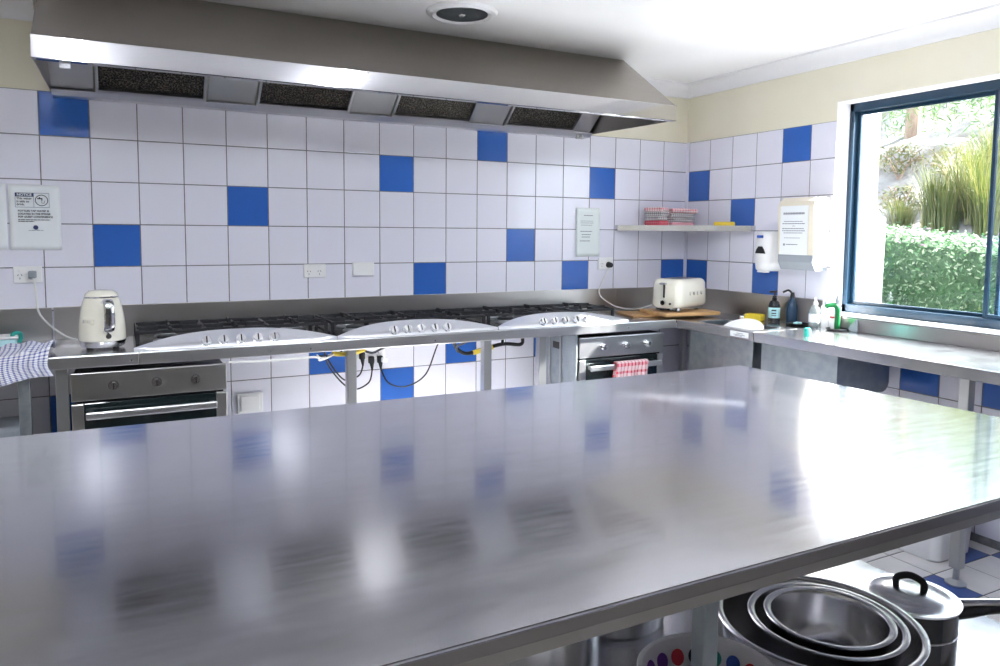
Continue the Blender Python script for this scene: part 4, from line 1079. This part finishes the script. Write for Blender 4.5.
def tuft(x, y, z, h, n, label, spread=.38, m='grass', name='grass_tuft', cat='grass', grp='grass tufts on the bank'):
    bm = BM()
    for k in range(n):
        a = random.uniform(0, 2 * PI); r = random.uniform(0, .14); p = Vector((r * math.cos(a), r * math.sin(a), 0)); hh = h * random.uniform(.6, 1.1)
        d = Vector((math.cos(a), math.sin(a), 0)) * random.uniform(.1, 1) * spread * hh
        side = Vector((-math.sin(a + random.uniform(-1, 1)), math.cos(a), 0)) * .0045
        pv = None
        for i in range(6):
            t_ = i / 5; q = p + d * t_ ** 1.8 + Vector((0, 0, hh * (t_ - .25 * t_ ** 3))); w = side * (1 - t_ * .9)
            c = (bm.verts.new(q - w), bm.verts.new(q + w))
            if pv: bm.faces.new((pv[0], pv[1], c[1], c[0]))
            pv = c
    o = link(name, bm, m, loc=(x, y, z)); return tag(o, label, cat, grp)
def gz(x, y):
    return ter((x - .19) / 13, (y + 9) / 18)[2]
k = 0
labs = ['tall yellow-green grass tuft standing just behind the hedge, tallest of all', 'yellow-green grass tuft behind the hedge, beside the tallest tuft', 'grass tuft on the bank close to the window mullion',
        'grass tuft higher up the rocky bank behind the tallest tuft', 'short grass tuft behind the blossoming end of the hedge', 'grass tuft low on the bank between two taller tufts',
        'grass tuft upper on the bank below the hanging branches', 'greener grass tuft behind the hedge near the window edge']
for (x, y, h) in ((3.9, .38, 1.15), (3.8, .62, .95), (3.8, .18, 1.0), (4.5, .55, 1.2), (3.9, 1.05, .55), (3.7, .45, .8), (5.0, .75, 1.0), (3.7, .05, .9)):
    tuft(x, y, gz(x, y) - .02, h * .85, 340, labs[k]); k += 1
def scrub(x, y, r, label):
    z = gz(x, y); t = thing('scrub_bush', label, 'bush', (x, y, z - .02), 0, 'dry scrub on the bank')
    bm = BM()
    for k in range(7):
        a = random.uniform(0, 2 * PI); e = Vector((math.cos(a) * r * .8, math.sin(a) * r * .8, r * random.uniform(.7, 1.5))); tube(bm, [(0, 0, 0), e * .5 + Vector((0, 0, .08)), e], [.016, .012, .006], n=6, sub=4)
    link('stem', bm, 'bark', t)
    bm = BM()
    for k in range(500):
        v = Vector((random.gauss(0, 1), random.gauss(0, 1), random.gauss(0, 1))).normalized() * r * random.uniform(.6, 1.05)
        leafquad(bm, (v.x, v.y, v.z * .7 + r * .9), v, random.uniform(.02, .045), .5)
    link('foliage', bm, 'scrub', t)
scrub(4.2, 1.25, .28, 'brownish dry scrub bush behind the blossoming hedge end'); scrub(4.9, 1.15, .30, 'dry scrub bush in the middle of the rocky bank'); scrub(5.0, 1.85, .30, 'dry scrub bush higher up by the bare branch')
tr = thing('weeping_tree', 'weeping tree with hanging green foliage above the bank outside', 'tree', (6.5, 2.7, gz(6.5, 2.7)))
bm = BM(); g0 = gz(6.5, 2.7)
tube(bm, [(0, 0, -.1), (-.05, -.05, .4), (-.1, -.2, .8), (-.2, -.4, 1.2)], [.10] * 8 + [.08] * 8 + [.06] * 9, n=10)
tube(bm, [(-.1, -.2, .75), (-.6, -.5, .85), (-1.2, -.9, .9), (-1.7, -1.4, .85)], [.05] * 10 + [.035] * 10 + [.02], n=8)
tube(bm, [(-.15, -.3, 1.0), (-.5, .1, 1.15), (-1.0, .3, 1.1)], [.05] * 8 + [.03] * 9, n=8)
link('trunk', bm, 'bark', tr, smooth=True)
bm = BM()
for k in range(620):
    x = random.uniform(-2.1, .5); y = random.uniform(-2.3, .9); zt = 3.7 - g0 + random.gauss(0, .15) + .12 * math.sin(x * 2 + y * 3)
    ln_ = random.uniform(.25, .95) * (.9 + .35 * math.sin(y * 3.1 + x) + (.35 if y < -1.2 else 0))
    dx = random.gauss(0, .08); dy = random.gauss(0, .08)
    m_n = max(3, int(ln_ * 26))
    for i in range(m_n):
        t_ = i / m_n; p = (x + dx * t_ + random.gauss(0, .02), y + dy * t_ + random.gauss(0, .02), zt - ln_ * t_)
        leafquad(bm, p, (random.gauss(0, 1), random.gauss(0, 1), random.gauss(0, .3)), random.uniform(.03, .06), .3)
link('foliage', bm, 'weep', tr)

# ------------------------------------------------------------------ light
W = bpy.data.worlds.new('sky'); S.world = W; W.use_nodes = True
bg = W.node_tree.nodes['Background']; bg.inputs['Color'].default_value = (.80, .90, 1, 1); bg.inputs['Strength'].default_value = 3.0
sun = bpy.data.lights.new('sun', 'SUN'); sun.energy = 38.0; sun.angle = R(1.2); sun.color = (1, .97, .92)
so = bpy.data.objects.new('sun', sun); COL.objects.link(so)
so.rotation_euler = Vector((-1, .63, -.86)).to_track_quat('-Z', 'Y').to_euler()
def portal(loc, sx, sz, rot):
    l = bpy.data.lights.new('window_portal', 'AREA'); l.shape = 'RECTANGLE'; l.size = sx; l.size_y = sz; l.cycles.is_portal = True
    o = bpy.data.objects.new('window_portal', l); COL.objects.link(o); o.location = loc; o.rotation_euler = rot
portal((.17, (WY0 + WY1) / 2, (WZ0 + WZ1) / 2), WY0 - WY1, WZ1 - WZ0, Vector((-1, 0, 0)).to_track_quat('-Z', 'Y').to_euler())
# ceiling fluorescent fittings behind the camera
M['tube'] = mat('lamp_tube', (.9, .9, .9), .5, Emission_Color=(.88, .93, 1, 1), Emission_Strength=34.0)
for x, y, lab in ((-3.70, -2.75, 'white ceiling batten light above the island on the kettle side'), (-2.2, -2.75, 'white ceiling batten light above the middle of the island')):
    t = thing('batten_light', lab, 'ceiling light', (x, y, CH), 0, 'ceiling batten lights')
    bm = BM(); box(bm, (-.075, -.62, -.035), (.075, .62, -.001), .004); link('housing', bm, 'white', t)
    bm = BM(); box(bm, (-.06, -.60, -.060), (.06, .60, -.0355), .01, seg=3); link('diffuser', bm, 'tube', t, smooth=True)
    bm = BM()
    for q in (-.61, .61): box(bm, (-.065, q - .009, -.065), (.065, q + .009, -.034), .003)
    link('end_holder', bm, 'white', t)

# ------------------------------------------------------------------ camera
cam = bpy.data.cameras.new('camera'); co = bpy.data.objects.new('camera', cam); COL.objects.link(co); S.camera = co
yaw, pitch, roll = -.4783, -.0773, .0083
f0 = Vector((-math.sin(yaw) * math.cos(pitch), math.cos(yaw) * math.cos(pitch), math.sin(pitch)))
r0 = Vector((math.cos(yaw), math.sin(yaw), 0)); u0 = r0.cross(f0)
r_ = math.cos(roll) * r0 + math.sin(roll) * u0; u_ = -math.sin(roll) * r0 + math.cos(roll) * u0
m4 = Matrix((r_, u_, -f0)).transposed().to_4x4(); m4.translation = Vector((-3.4891, -3.9468, -.6202 + TT))
co.matrix_world = m4
cam.sensor_fit = 'HORIZONTAL'; cam.sensor_width = 36; cam.lens = 732.64 / 1000 * 36; cam.shift_y = -44.29 / 1000
cam.clip_start = .05; cam.clip_end = 200

S.view_settings.view_transform = 'Standard'; S.view_settings.look = 'None'; S.view_settings.gamma = 1
S.view_settings.use_curve_mapping = False
S.view_settings.exposure = 1.42
S.cycles.use_denoising = True
S.cycles.max_bounces = 10; S.cycles.diffuse_bounces = 6; S.cycles.glossy_bounces = 6; S.cycles.transparent_max_bounces = 12
S.cycles.sample_clamp_indirect = 8.0; S.cycles.blur_glossy = .5
